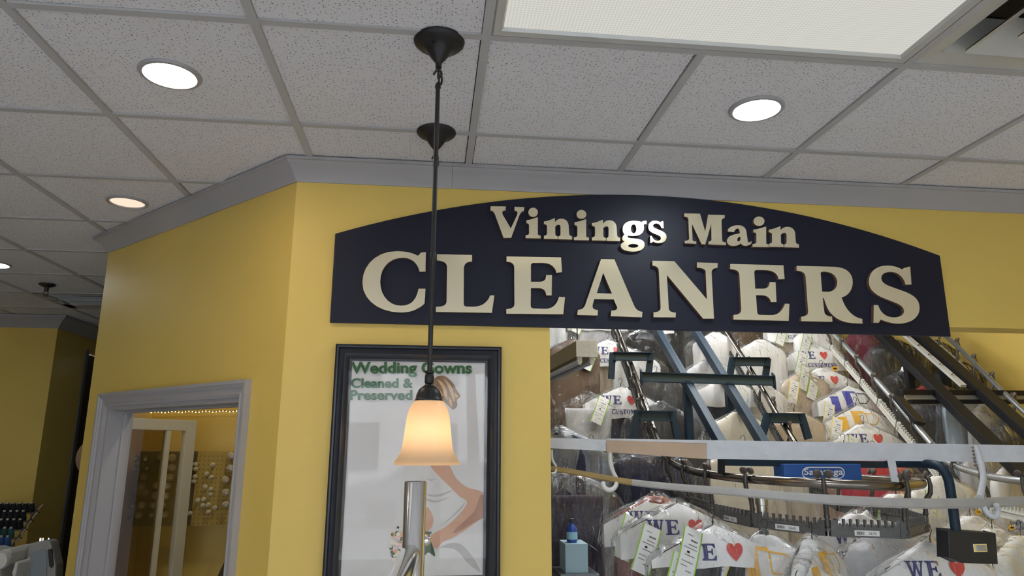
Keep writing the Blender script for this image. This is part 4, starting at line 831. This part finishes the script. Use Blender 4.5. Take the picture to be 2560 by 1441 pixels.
# ================================================================== GUARD BOARDS IN FRONT OF THE CONVEYOR
def guard():
    t = thing('guard_rail', 'white and tan painted guard boards across the conveyor opening', 'guard rail', at_y(1970, 1130, 2.72)); 
    def Yb(x): return 2.86-.00020*(x-1378)
    def pr(pts, w0, w1): return MB().prism([pts], lambda u, v, w_: tuple(at_y(u, v, Yb(u)) + Vector((0, w_, 0))), w0, w1)
    pr([(1368,1096),(1516,1099),(1516,1127),(1368,1121)], 0, .045).build('upper_board', 'white_wood', t, bevel=.002)
    pr([(1516,1097),(1768,1101),(2640,1115),(2640,1157),(1960,1151),(1768,1148),(1764,1109),(1516,1102)], .002, .05).build('upper_board', 'white_wood', t)
    pr([(1516,1102.5),(1764,1109.5),(1764,1147),(1516,1131)], -.006, .04).build('tan_board', 'tan_wood', t, bevel=.002)
    C = [(1362,1170,2.86,13),(1440,1182,2.83,14),(1510,1195,2.80,15),(1580,1207,2.76,16),(1700,1220,2.68,18),(1850,1232,2.58,21),(1960,1242,2.52,23),(2100,1252,2.46,25),(2250,1259,2.45,25),(2400,1260,2.47,25),(2640,1252,2.6,24)]
    Q = crom([(x, y, Y) for x, y, Y, h in C], 6); H = crom([(h, 0, 0) for *_, h in C], 6)
    def strip(nm, i0, i1, m):
        vs = []; N = i1-i0+1
        for k in range(i0, i1+1):
            x, y, Y = Q[k]; h = H[k].x/2
            for yy, d in ((y-h, .018), (y-h, .004), (y-h*.45, 0), (y+h*.6, 0), (y+h, .006), (y+h, .018)): vs.append(at_y(x, yy, Y)+Vector((0, d, 0)))
        fs = [(k*6+a, k*6+(a+1) % 6, (k+1)*6+(a+1) % 6, (k+1)*6+a) for k in range(N-1) for a in range(6)]+[tuple(range(6)), tuple((N-1)*6+a for a in range(6))]
        MB().add(vs, fs).build(nm, m, t, smooth=25)
    strip('lower_rail', 0, 18, 'ochre_wood'); strip('lower_rail', 18, len(Q)-1, 'grey_wood')
    MB().tube(crom([at_y(2438, 1116, 2.60), at_y(2450, 1150, 2.58), at_y(2458, 1195, 2.55), at_y(2450, 1244, 2.50)], 6), .0115, 12).build('support_rod', 'white_wood', t, smooth=60)
    mb = MB(); 
    for k in range(6): mb.lathe([(.001,.007),(.007+.002*(k % 2),0),(.001,-.007)], at_y(2431+k*1.5, 1118+k*9, 2.60), 8)
    mb.build('weld', 'weld', t, smooth=60)
    MB().bar(at_y(2228, 1150, 2.66), at_y(2238, 1206, 2.64), .006, .03, (1,0,0)).build('strap', 'white_wood', t)
    MB().tube(crom([at_y(2450, 1255, 2.52), at_y(2470, 1285, 2.50), at_y(2487, 1292, 2.50), at_y(2494, 1278, 2.50), at_y(2490, 1262, 2.49)], 6), .0105, 12).build('support_hook', 'white_wood', t, smooth=60)
    for nm, pts, r in (('hook', [(1525,1131,2.84),(1527,1160,2.84),(1533,1182,2.83),(1541,1200,2.80),(1538,1218,2.78),(1524,1226,2.77),(1511,1219,2.77),(1507,1207,2.78)], .009), ('hook', [(1379,1125,2.87),(1381,1150,2.87),(1390,1168,2.86),(1388,1182,2.84),(1378,1185,2.83)], .005)):
        MB().tube(crom([at_y(*p) for p in pts], 6), r, 12).build(nm, 'wire_white', t, smooth=60)
    MB().bar((.44, 2.88, at_y(1378,1109,2.88).z), (.47, 2.86, at_y(1378,1109,2.88).z), .04, .035).build('wall_fixing', 'white_wood', t)
guard()
def posts():
    for px, Y, lab in ((1659, 6.4, 'round steel post behind the blue conveyor stringers'), (2141, 6.3, 'round steel post behind the pale conveyor carriers')):
        p = at_y(px, 900, Y); t = thing('steel_post', lab, 'post', (p.x, p.y, 0), 'steel posts of the conveyor hall'); MB().lathe([(.12,0),(.12,.015),(.036,.016),(.033,.03),(.033,3.62)], (p.x, p.y, 0), 24).build('shaft', 'steel', t, smooth=40); MB().lathe([(.036,3.6),(.08,3.61),(.08,3.62)], (p.x, p.y, 0), 20).build('head_plate', 'steel', t)
    # fluorescent strip fitting near the opening edge
    A = at_y(1467, 872, 3.55); B = Vector((A.x-.05, 4.9, A.z)); t = thing('strip_light', 'fluorescent strip fitting with yellow reflected light in its side colour and white end cap hung in the conveyor hall', 'strip light', A)
    d = (B-A).normalized(); sd = Vector((d.y, -d.x, 0)); c = (A+B)/2
    MB().prism([[(-.055,-.043),(.055,-.043),(.05,.043),(-.05,.043)]], lambda u, v, w_: tuple(A+sd*u+Vector((0,0,v))+d*w_), .004, 1.35).build('housing', 'housing_yellow_cast', t)
    ec = MB().obox(A, sd*.057, d*.003, (0,0,.044)).build('end_cap', 'white_wood', t, bevel=.002)
    MB().lathe([(.016,0),(.016,-.002),(.013,-.002)], A-d*.004, 20, ax=-d).build('knockout', 'galv', ec)
    for u in (-.035, .03):
        MB().prism([[(u-.012,-.07),(u-.006,-.082),(u+.006,-.082),(u+.012,-.07),(u+.012,-.042),(u-.012,-.042)]], lambda a, b, w_: tuple(A+sd*a+Vector((0,0,b))+d*w_), .01, .03).build('socket', 'white_wood', t)
        MB().tube([A+sd*u+d*.03+Vector((0,0,-.066)), A+sd*u+d*1.3+Vector((0,0,-.066))], .014, 12).build('tube', 'white_wood', t, smooth=60)
    for k in (.2, 1.1): MB().tube([A+d*k+Vector((0,0,.043)), Vector(((A+d*k).x, (A+d*k).y, 3.62))], .003, 6).build('suspension_wire', 'wire', t)
    # unseen strip lights added at the hall ceiling to brighten the hall
    for x, y in ((1.3, 3.4), (2.3, 3.4), (1.4, 5.0), (2.4, 5.2), (1.9, 7.0)):
        t = thing('added_strip_light', 'unseen added fluorescent strip on the conveyor hall ceiling above the sign wall' if y < 4 else 'unseen added fluorescent strip deep in the conveyor hall ceiling', 'strip light', (x, y, 3.6), 'added strips on the hall ceiling')
        MB().box(x-.06, x+.06, y-.6, y+.6, 3.55, 3.615).build('housing', 'galv', t)
        for s in (-.03, .03): MB().tube([(x+s, y-.58, 3.53), (x+s, y+.58, 3.53)], .014, 10).build('tube', 'tube_added', t)
posts()
# ================================================================== GARMENTS IN PLASTIC
def interp(levels, n):
    zs = [l[0] for l in levels]; out = []
    for k in range(n):
        z = zs[0]+(zs[-1]-zs[0])*(k/(n-1))**1.35
        for a, b in zip(levels, levels[1:]):
            if b[0] <= z <= a[0]+1e-9: f = (z-a[0])/(b[0]-a[0]); out.append(tuple(a[j]+(b[j]-a[j])*f for j in range(len(a)))); break
        else: out.append(levels[-1])
    return out
def shell(levels, n=36, rows=20, fold=.01, seed=0, freq=22., cap=True, crumple=0.):
    mb = MB(); vs = []; Lv = interp(levels, rows); z0 = Lv[0][0]
    for z, hw, hd in Lv:
        ramp = min(1, (z0-z)/.22)
        for k in range(n):
            a = 2*math.pi*k/n; c, s = math.cos(a), math.sin(a); x = hw*math.copysign(abs(c)**.75, c); y = hd*math.copysign(abs(s)**.8, s)
            f = fold*ramp*mnoise.noise(Vector((x*freq, seed*7.3+(3 if s > 0 else 0), z*2.2)))
            y += f*2*(1 if s > 0 else -1); x += f*.8*(1 if c > 0 else -1)
            if crumple: x += crumple*mnoise.noise(Vector((x*9, y*9+seed, z*11))); y += crumple*mnoise.noise(Vector((x*8+5, seed*3.1, z*14)))
            vs.append((x, y, z))
    fs = [(i*n+k, i*n+(k+1) % n, (i+1)*n+(k+1) % n, (i+1)*n+k) for i in range(rows-1) for k in range(n)]
    if cap: fs += [tuple(range(n))]
    return mb.add(vs, fs)
BODY = {
 'shirt': [(-.048,.04,.03),(-.075,.085,.036),(-.13,.19,.042),(-.17,.215,.046),(-.35,.212,.05),(-.6,.205,.05),(-.86,.21,.05)],
 'trousers': [(-.155,.175,.014),(-.165,.18,.024),(-.35,.172,.032),(-.6,.165,.034),(-.9,.158,.034)],
 'jacket': [(-.05,.05,.04),(-.075,.10,.055),(-.125,.205,.065),(-.165,.238,.07),(-.35,.235,.075),(-.6,.23,.075),(-.86,.235,.07)],
 'coat': [(-.05,.05,.04),(-.075,.10,.055),(-.125,.205,.065),(-.165,.24,.07),(-.5,.235,.08),(-.9,.235,.08),(-1.15,.24,.075)],
 'drape': [(-.06,.20,.015),(-.07,.215,.03),(-.3,.225,.045),(-.8,.22,.05),(-1.1,.22,.05)],
}
CHW = .27
def cape_pt(u, z, off=0., back=1):
    d = max(0, -z-.045); y = .012+.055*(1-math.exp(-d/.06))-.022*(u/CHW)**2
    return (u, -back*(y+off), z)
def cape_top(u): a = abs(u)/CHW; return -.045-.105*a-.022*a*a
def cape_mb(zb=-.268):
    mb = MB(); nu, nv = 16, 8
    for back in (1, -1):
        vs = []
        for i in range(nu+1):
            u = -CHW+2*CHW*i/nu
            for j in range(nv+1): z = cape_top(u)+(zb-cape_top(u))*j/nv; vs.append(cape_pt(u, z+.004*math.sin(u*31+1)*(j == nv), .0015*math.sin(u*40+z*30), back))
        mb.add(vs, [(i*(nv+1)+j, (i+1)*(nv+1)+j, (i+1)*(nv+1)+j+1, i*(nv+1)+j+1) for i in range(nu) for j in range(nv)])
    return mb
def print_we(second=True):
    mb = MB(); g = lambda u, z: cape_pt(u, z, .0035)
    serif(mb, 'WE', g, -.155, -.015, -.172, .062, 0)
    G, wd = GL['heart']; mb.prism([[(.028+a*.066/wd, -.176+b*.066) for a, b in c] for c in G], lambda u, v, w_: g(u, v), 0, 0, 1, 1, back=False)
    if second: serif(mb, 'OUR CUSTOMERS', g, -.185, .165, -.240, .034, 0)
    return mb
def print_stripes(col):
    mb = MB(); g = lambda u, z: cape_pt(u, z, .0035); h = lambda u, z: cape_pt(u, z, .0042)
    for u0, u1, za, zb_, sl in ((-.175,-.115,-.125,-.265,.02), (-.075,-.02,-.085,-.255,.03)):
        n = 8; vs = []
        for k in range(n+1): z = za+(zb_-za)*k/n; vs += [g(u0+sl*k/n, z), g(u1+sl*k/n, z)]
        mb.add(vs, [(2*k, 2*k+1, 2*k+3, 2*k+2) for k in range(n)], 0)
    mb.add([g(u, z) for u, z in ((-.075,-.085),(.02,-.085),(.03,-.10),(-.07,-.10))], [(0,1,2,3)], 0)
    P = [(.03,-.10),(.10,-.105),(.13,-.14),(.10,-.175),(.045,-.175)]; n = len(P)   # outline letter
    for k in range(n):
        a, b = Vector(P[k]), Vector(P[(k+1) % n]); d = (b-a).normalized(); nn = Vector((-d.y, d.x))*.003; mb.add([g(*(a+nn)), g(*(b+nn)), g(*(b-nn)), g(*(a-nn))], [(0,1,2,3)], 1)
    put_text(mb, 'Professional Dr', lambda u, v: h(u, v), -.185, .12, -.245, -.205, 2); return mb
def tag_mb(edge):
    mb = MB(); W_, H_ = .043, .195; curl = lambda x, z: -.010*math.sin((z/H_)*2.2)+.3*x*x
    def q(x, z, o=0.): return (x, curl(x, z)-o, -z)
    n = 10; vs = [q(sx*W_, H_*k/n) for k in range(n+1) for sx in (-1, -.5, 0, .5, 1)]
    mb.add(vs, [(k*5+a, k*5+a+1, k*5+a+6, k*5+a+5) for k in range(n) for a in range(4)], 0)
    for s in (-1, 1): mb.add([q(s*W_*f, H_*k/n, .0006) for k in range(n+1) for f in (1.0, .86)], [(2*k, 2*k+1, 2*k+3, 2*k+2) for k in range(n)], 1)
    random.seed(11)
    def blk(x0, x1, z0, z1): mb.add([q(x0, z0, .001), q(x1, z0, .001), q(x1, z1, .001), q(x0, z1, .001)], [(0,1,2,3)], 2)
    x = -.004
    while x < .022: w_ = random.choice((.002, .003, .004)); blk(x, x+w_, .041, .048); x += w_+.0016
    for zz, x0, x1 in ((.025,-.022,.0), (.060,-.01,.024), (.073,-.028,.026), (.100,-.02,.026), (.124,-.026,.02), (.140,-.026,.0), (.156,.0,.022)):
        x = x0
        while x < x1: w_ = random.uniform(.0018, .004); blk(x, x+w_, zz, zz+.0034); x += w_+.0016
    blk(-.012, .0, .086, .094); return mb
MESH = {}
def part(key, fn, name, mats, parent, smooth=60, fix=True):
    if key not in MESH:
        o = fn().build(name, mats, None, smooth=smooth, fix=fix); MESH[key] = o.data
    else: o = bpy.data.objects.new(name, MESH[key]); COL.objects.link(o)
    o.parent = parent; return o
def hanger_mb():
    mb = MB(); H = [(.0, 0, -.048), (.002, 0, -.02), (.010, 0, -.004), (.006, 0, .012), (-.008, 0, .016), (-.017, 0, .006), (-.016, 0, -.004)]
    mb.tube(crom(H, 4), .0016, 6); a = [(0,0,-.048), (.03,0,-.060), (.21,0,-.148), (.205,0,-.158), (.0,0,-.158), (-.205,0,-.158), (-.21,0,-.148), (-.03,0,-.060), (0,0,-.048)]
    mb.tube(a, .0016, 6)
    for s in (-1, 1): mb.tube(crom([(s*.003,0,-.05), (s*-.003,0,-.035), (s*.003,0,-.022)], 3), .0015, 5)
    return mb
FAB = {'white': (.72,.71,.69), 'ivory': (.66,.62,.52), 'grey': (.30,.30,.31), 'light_grey': (.50,.50,.51), 'black': (.012,.012,.014), 'navy': (.014,.018,.045), 'beige': (.46,.37,.27), 'brown': (.13,.085,.055), 'olive': (.16,.15,.08), 'maroon': (.12,.012,.03), 'red': (.45,.02,.045), 'pale_blue': (.42,.52,.62), 'rust': (.28,.09,.06), 'charcoal': (.05,.05,.055), 'purple': (.028,.018,.034)}
for k, c in FAB.items(): fabric('fab_'+k, c)
SEED = [0]
def garment(px, py, Y, kind, col, label, cape=None, bag=True, tg=None, yaw=0., scale=1., film='film', tilt=0., tagpos=(-.15, -.12, -.13), cat='garment', extra=None):
    """px, py: the hanger neck in the photograph; Y: its distance into the hall"""
    SEED[0] += 1; sd = SEED[0] % 5; p = at_y(px, py, Y)+Vector((0, 0, .045*scale))
    nm = {'shirt': 'bagged_shirt', 'trousers': 'bagged_trousers', 'jacket': 'bagged_jacket', 'coat': 'bagged_coat', 'drape': 'bagged_drape'}[kind]
    if not bag: nm = nm.replace('bagged_', 'hung_')
    t = thing(nm, label, cat, p, 'cleaned clothes on the conveyors'); t.rotation_euler = (0, tilt, yaw); t.scale = (scale,)*3; ORG[t.name] = Vector()
    part('hanger', hanger_mb, 'wire_hanger', 'wire', t)
    key = (kind, col, sd); mk = ('body', kind, sd)
    o = part(mk+(col,), lambda: shell(BODY[kind], fold=.016 if kind != 'trousers' else .007, seed=sd+hash(kind) % 7 if False else sd), {'shirt': 'shirt', 'trousers': 'trousers', 'jacket': 'jacket', 'coat': 'coat', 'drape': 'drape'}[kind], 'fab_'+col, t, 75)
    if cape:
        c = part('cape', cape_mb, 'paper_cape', 'paper', t, 60, False) if cape != 'short' else part('cape_s', lambda: cape_mb(-.197), 'paper_cape', 'paper', t, 60, False)
        if cape == 'short': part('pr_s', lambda: print_we(False), 'print', ['navy_ink', 'red_ink'], c, None, False)
        if cape == 'we': part('pr_we', print_we, 'print', ['navy_ink', 'red_ink'], c, None, False)
        elif cape == 'blue': part('pr_b', lambda: print_stripes(0), 'print', ['blue_ink', 'black_ink', 'black_ink'], c, None, False)
        elif cape == 'yellow': part('pr_y', lambda: print_stripes(1), 'print', ['yellow_ink', 'yellow_ink', 'black_ink'], c, None, False)
    if bag:
        Lz = BODY[kind][-1][0]-.1
        lv = [(-.022,.018,.016),(-.045,.05,.035),(-.12,.225,.082),(-.18,.288,.094),(-.5,.275,.092),(Lz,.285,.08)]
        part(('bag', round(Lz, 2), sd, film), lambda: shell(lv, 44, 26, .020, sd+11, 16., False, .012), 'plastic_bag', film, t, 80)
    if tg:
        for k, tp in enumerate([tagpos] if not isinstance(tagpos, list) else tagpos):
            o = part(('tag', tg), lambda: tag_mb(tg), 'paper_tag', ['paper', {'g': 'lime_ink', 'y': 'tag_yellow'}[tg], 'black_ink'], t, None, False)
            o.location = tp; o.rotation_euler = (-.12, .42 if tg == 'g' else .35, .1*(k+1))
    if extra: extra(t)
    return t
G = garment
# --- left incline of the dark conveyor, from the top down
G(1490, 768, 6.4, 'shirt', 'light_grey', scale=1.06, label='light grey bagged shirt with printed cape, topmost beside the strip light', cape='we', tg='g')
G(1520, 850, 5.95, 'trousers', 'beige', scale=1.07, label='beige bagged trousers under printed cape just below the strip light', cape='we', tg='g')
G(1552, 968, 5.32, 'trousers', 'navy', scale=1.08, label='navy bagged trousers under large printed cape beside the left blue bracket', cape='we', tg='g')
G(1432, 850, 5.9, 'coat', 'brown', 'dull brown long coat in a bag behind the strip light')
G(1470, 985, 5.25, 'trousers', 'light_grey', 'light grey trousers in a clear bag left of the navy pair')
G(1620, 820, 6.3, 'jacket', 'black', 'black bagged jacket beside the steel post top')
G(1590, 880, 5.9, 'shirt', 'white', 'white bagged shirt behind the upper left blue bracket')
G(1640, 935, 5.5, 'jacket', 'charcoal', 'charcoal bagged jacket between the left carriers and the first stringer')
G(1650, 1010, 5.1, 'coat', 'charcoal', 'charcoal long coat behind the lower left blue bracket')
# --- between the stringers and the right incline
G(1722, 780, 6.3, 'coat', 'black', 'black long coat under printed cape between the blue stringers', 'we')
G(1788, 832, 5.75, 'shirt', 'white', 'white bagged shirt right of the first stringer, no cape', film='film')
G(1772, 900, 5.5, 'shirt', 'light_grey', 'pale grey bagged shirt above the blue cross beam')
G(1810, 945, 5.15, 'trousers', 'navy', 'navy trousers under plain white cape below the cross beam', 'plain')
G(1846, 1030, 4.75, 'shirt', 'ivory', 'ivory bagged shirt just above the white guard board')
G(1700, 1000, 5.6, 'coat', 'grey', 'grey long coat behind the first blue stringer')
G(1900, 850, 5.7, 'shirt', 'white', 'white bagged shirt beside the upper right blue bracket')
G(1900, 960, 5.2, 'shirt', 'white', 'white bagged shirt beside the right end of the cross beam')
G(1980, 798, 6.0, 'trousers', 'beige', 'beige trousers under printed cape at the sign board edge', 'we', tg='g')
G(1945, 880, 5.9, 'jacket', 'charcoal', 'charcoal bagged jacket left of the pale carriers')
G(2010, 930, 5.4, 'shirt', 'beige', 'beige bagged shirt below the charcoal jacket', tg='y')
G(1985, 1030, 4.9, 'coat', 'beige', 'beige long coat behind the lower right blue bracket')
# --- left incline of the pale conveyor
G(2040, 815, 5.9, 'shirt', 'white', 'white bagged shirt at the sign bottom by the pale carriers', tg='g')
G(2030, 862, 5.8, 'shirt', 'white', scale=1.06, label='white shirt with printed cape, uppermost on the pale carriers', cape='we', tg='g')
G(2055, 921, 5.5, 'shirt', 'white', scale=1.06, label='white shirt with printed cape and two tags on the pale carriers', cape='we', tg='g', tagpos=[(-.13,-.12,-.12), (-.20,-.12,-.05)])
G(2118, 966, 5.25, 'trousers', 'brown', scale=1.06, label='brown trousers under cape with broad blue stripes', cape='blue', tg='y', tagpos=(-.22,-.12,-.18))
G(2140, 1015, 5.02, 'trousers', 'beige', scale=1.06, label='beige trousers under cape with yellow stripes on the pale carriers', cape='yellow', tg='y', tagpos=(-.22,-.12,-.14))
G(2158, 1061, 4.8, 'shirt', 'white', scale=1.06, label='white shirt with printed cape just above the guard board', cape='we', tg='g')
# --- dark suits between the pale conveyor's legs
G(2172, 820, 6.0, 'jacket', 'maroon', 'maroon bagged jacket beside the right steel post')
G(2235, 850, 5.8, 'coat', 'black', 'black bagged coat left of the black stringers')
def neck_roll(t):
    o = MB().lathe([(.040,-.02),(.052,-.015),(.055,.012),(.046,.020),(.036,.014),(.034,-.012)], (0, -.04, -.06), 20, ax=(.3,-.5,1)).build('collar_form', 'paper', None, smooth=60); o.parent = t
G(2262, 925, 5.35, 'jacket', 'black', 'black jacket with white collar form in a bag', extra=neck_roll)
G(2330, 850, 5.9, 'coat', 'black', 'black coat behind the bolted flat bar')
G(2395, 905, 5.6, 'jacket', 'black', 'black jacket in glossy bag behind the black stringers')
G(2300, 990, 5.0, 'coat', 'charcoal', 'charcoal long coat below the white collar form')
G(2330, 955, 5.2, 'shirt', 'red', 'red bagged shirt below the black cross beam')
G(2400, 985, 4.95, 'shirt', 'pale_blue', 'pale blue bagged shirt under the black cross beam', yaw=.3)
G(2462, 1010, 4.8, 'shirt', 'light_grey', 'light grey bagged shirt on the right under the cross beam', yaw=.3)
G(2530, 1040, 4.6, 'jacket', 'charcoal', 'charcoal bagged jacket at the far end of the guard board', yaw=.3)
G(2420, 870, 6.1, 'shirt', 'white', 'white bagged shirt behind the bolted bar')
# --- below the guard board
G(1400, 1075, 3.9, 'coat', 'navy', 'navy coat in bluish plastic beside the opening edge', film='film_blue')
G(1415, 1180, 3.45, 'trousers', 'purple', 'dark purple trousers beside the opening edge')
G(1480, 1112, 4.5, 'coat', 'black', 'black coat in a bag behind the white hook')
G(1555, 1108, 4.35, 'coat', 'black', 'black coat with glossy bag right of the white hook')
G(1625, 1115, 4.25, 'coat', 'navy', 'dark navy coat in a bag left of the carriers')
G(1760, 1100, 4.6, 'coat', 'charcoal', 'charcoal coat behind the rising rail')
G(1860, 1116, 4.1, 'drape', 'ivory', 'long ivory drape hanging behind the name box')
G(1985, 1118, 4.2, 'drape', 'ivory', 'long ivory drape to the right of the first one')
G(2110, 1110, 4.3, 'shirt', 'white', 'white bagged shirt behind the name box', tg='g')
G(2185, 1130, 3.95, 'shirt', 'red', 'red shirt in clear bag behind the front turn')
G(1640, 1240, 3.42, 'shirt', 'rust', 'rust brown shirt with printed cape, third from the camera side of the turn', 'we', tg='g')
G(1692, 1258, 3.12, 'trousers', 'olive', 'olive trousers with printed cape, second in the turn', 'we', tg='g')
G(1782, 1312, 2.84, 'trousers', 'black', 'black trousers with printed cape and heart hanging first in the turn', 'short', tg='g', tagpos=[(-.17,-.12,-.14), (-.12,-.11,-.05)])
G(1915, 1338, 2.80, 'shirt', 'white', 'white shirt under yellow striped cape with tag in the turn', 'yellow', tg='y', yaw=-.9, tagpos=(-.12,-.12,-.10))
G(2030, 1348, 2.70, 'shirt', 'white', 'white shirt under yellow striped cape, twisted sideways', 'yellow', yaw=.75, tagpos=(-.12,-.12,-.12))
G(2140, 1285, 3.3, 'shirt', 'white', 'white bagged shirt with printed cape behind the numbered carrier', 'we')
G(2215, 1320, 3.0, 'shirt', 'light_grey', 'pale grey shirt in crumpled bag behind the numbered carrier')
G(2326, 1355, 2.80, 'shirt', 'white', 'white shirt with printed cape left of the switch box', 'we')
G(2240, 1235, 3.55, 'shirt', 'white', 'white bagged shirt inside the turn', tg='g')
# --- right, on the pale conveyor's level part
G(2350, 1190, 3.75, 'shirt', 'white', 'white bagged shirt left of the blue switch arm', tg='g')
G(2425, 1290, 3.25, 'shirt', 'white', 'white bagged shirt with printed cape behind the switch box', 'we', tg='g', yaw=.2)
G(2480, 1322, 3.05, 'shirt', 'white', 'white shirt with printed cape right of the switch box', 'we', tg='g', yaw=.3)
G(2552, 1340, 2.85, 'shirt', 'ivory', 'ivory bagged shirt farthest along the pale conveyor', tg='g', yaw=.3)
G(2540, 1150, 4.1, 'shirt', 'white', 'white bagged shirt behind the support rod', yaw=.2)
G(2460, 1120, 4.4, 'shirt', 'light_grey', 'light grey bagged shirt behind the weld', yaw=.2)
G(2600, 1270, 3.3, 'jacket', 'charcoal', 'charcoal jacket past the support hook', yaw=.3)
# deep rows that close the view, on two ceiling-hung rails
def rail_row(Y, z, x0, x1, label):
    t = thing('hanging_rail', label, 'rail', ((x0+x1)/2, Y, z)); MB().tube([(x0, Y, z), (x1, Y, z)], .014, 12).build('bar', 'steel', t, smooth=60)
    for x in (x0+.1, (x0+x1)/2, x1-.1): MB().tube([(x, Y, z), (x, Y, 3.62)], .008, 8).build('drop_rod', 'steel', t, smooth=60)
rail_row(7.3, 3.22, .6, 4.8, 'steel hanging rail of the back row under the hall ceiling'); rail_row(6.75, 2.52, .6, 3.6, 'lower steel hanging rail of the middle row')
DEEP = [(7.3, 3.22, .75, 'charcoal', 'charcoal long coat in the back row, end by the hall wall'), (7.3, 3.22, 1.2, 'white', 'white long coat in the back row of the hall'), (7.3, 3.22, 1.75, 'grey', 'grey long coat in the back row behind the steel post'), (7.3, 3.22, 2.35, 'black', 'black long coat in the back row behind the stringers'), (7.3, 3.22, 2.9, 'light_grey', 'light grey long coat in the back row behind the right incline'), (7.3, 3.22, 3.5, 'brown', 'brown long coat in the back row behind the pale carriers'), (7.3, 3.22, 4.1, 'navy', 'navy long coat in the back row beside the second post'),
        (6.75, 2.52, .8, 'black', 'black long coat in the middle row behind the beige trousers'), (6.75, 2.52, 1.3, 'charcoal', 'charcoal long coat in the middle row near the left incline'), (6.75, 2.52, 1.8, 'light_grey', 'light grey long coat in the middle row between the stringers'), (6.75, 2.52, 2.35, 'black', 'black long coat in the middle row by the right stringer'), (6.75, 2.52, 2.95, 'grey', 'grey long coat in the middle row behind the striped capes'), (6.75, 2.52, 3.4, 'navy', 'navy long coat in the middle row behind the black jackets')]
for Y, z, x, c, lab in DEEP:
    q = Vector((x, Y, z-.062))-CAM0; zz = q.dot(CF); G(1280+F*q.dot(CR)/zz, 720.5-F*q.dot(CU)/zz, Y, 'coat', c, lab)
# ================================================================== SMALL THINGS
def small():
    mat('pale_blue_card', (.42, .60, .66), .5); mat('bottle_blue', (.02, .07, .35), .2, coat=.5); mat('bottle_label', (.35, .62, .75), .4); mat('metal_grey', (.18, .19, .2), .4, .5)
    Y = 3.15; q = lambda x, y, d=0: at_y(x, y, Y+d); a = q(1416, 1436); b = q(1446, 1362)
    sh = thing('wall_shelf', 'small grey stand carrying the pale blue carton', 'stand', (a.x, Y, 0)); MB().box(a.x-.03, a.x+.14, Y-.02, Y+.2, a.z-.02, a.z).build('top', 'metal_grey', sh, bevel=.003)
    for x in (a.x-.02, a.x+.12): MB().box(x, x+.02, Y, Y+.02, 0, a.z-.02).build('leg', 'metal_grey', sh)
    t = thing('carton', 'pale blue carton on the small stand beside the opening edge', 'box', (a.x+.04, Y+.07, a.z)); MB().box(a.x, a.x+.10, Y+.02, Y+.16, a.z, b.z).build('box_body', 'pale_blue_card', t, bevel=.002)
    MB().add([(a.x+.10, Y+.02, b.z), (a.x+.10, Y+.16, b.z), (a.x+.15, Y+.16, b.z-.03), (a.x+.15, Y+.02, b.z-.035)], [(0,1,2,3)]).build('flap', 'pale_blue_card', t)
    p = q(1438, 1356); t = thing('spray_bottle', 'blue bottle with light blue label standing on the pale blue carton', 'bottle', (p.x, Y+.07, b.z))
    MB().lathe([(.001,0),(.022,0),(.024,.01),(.024,.055),(.016,.07),(.008,.078),(.008,.09),(.001,.09)], (p.x, Y+.07, b.z), 24).build('bottle_body', 'bottle_blue', t, smooth=50); MB().lathe([(.0245,.014),(.0245,.045)], (p.x, Y+.07, b.z), 24).build('label', 'bottle_label', t); MB().lathe([(.011,.085),(.011,.10),(.001,.102)], (p.x, Y+.07, b.z), 16).build('cap', 'machine_dark', t)
    for px, py, Yd, lab in ((2445, 1281, 2.9, 'small yellow item tag wired to a hanger left of the support hook'), (2529, 1320, 2.85, 'small folded yellow tag on a hanger right of the support hook'), (2087, 922, 4.85, 'tiny yellow numbered tag by the pale carriers')):
        p = at_y(px, py, Yd); s = .012*Yd/2.9; t = thing('item_tag', lab, 'tag', p); mb = MB().obox(p, Vector((s*1.15, .002, .004)), (0, .0008, 0), Vector((-.003, 0, s*.75))); mb.build('tag_paper', 'yellow_ink', t)
        mb = MB(); put_text(mb, 'ITEM' if px == 2445 else '1', lambda u, v: (p.x+u, p.y-.0035, p.z+v), -s*.7, s*.7, -s*.3, s*.3, 0, .01); mb.build('lettering', 'black_ink', t, fix=False); MB().tube([p+Vector((0,0,s*.6)), p+Vector((.002,.003,s*2.2))], .001, 5).build('wire_tie', 'wire', t)
small()
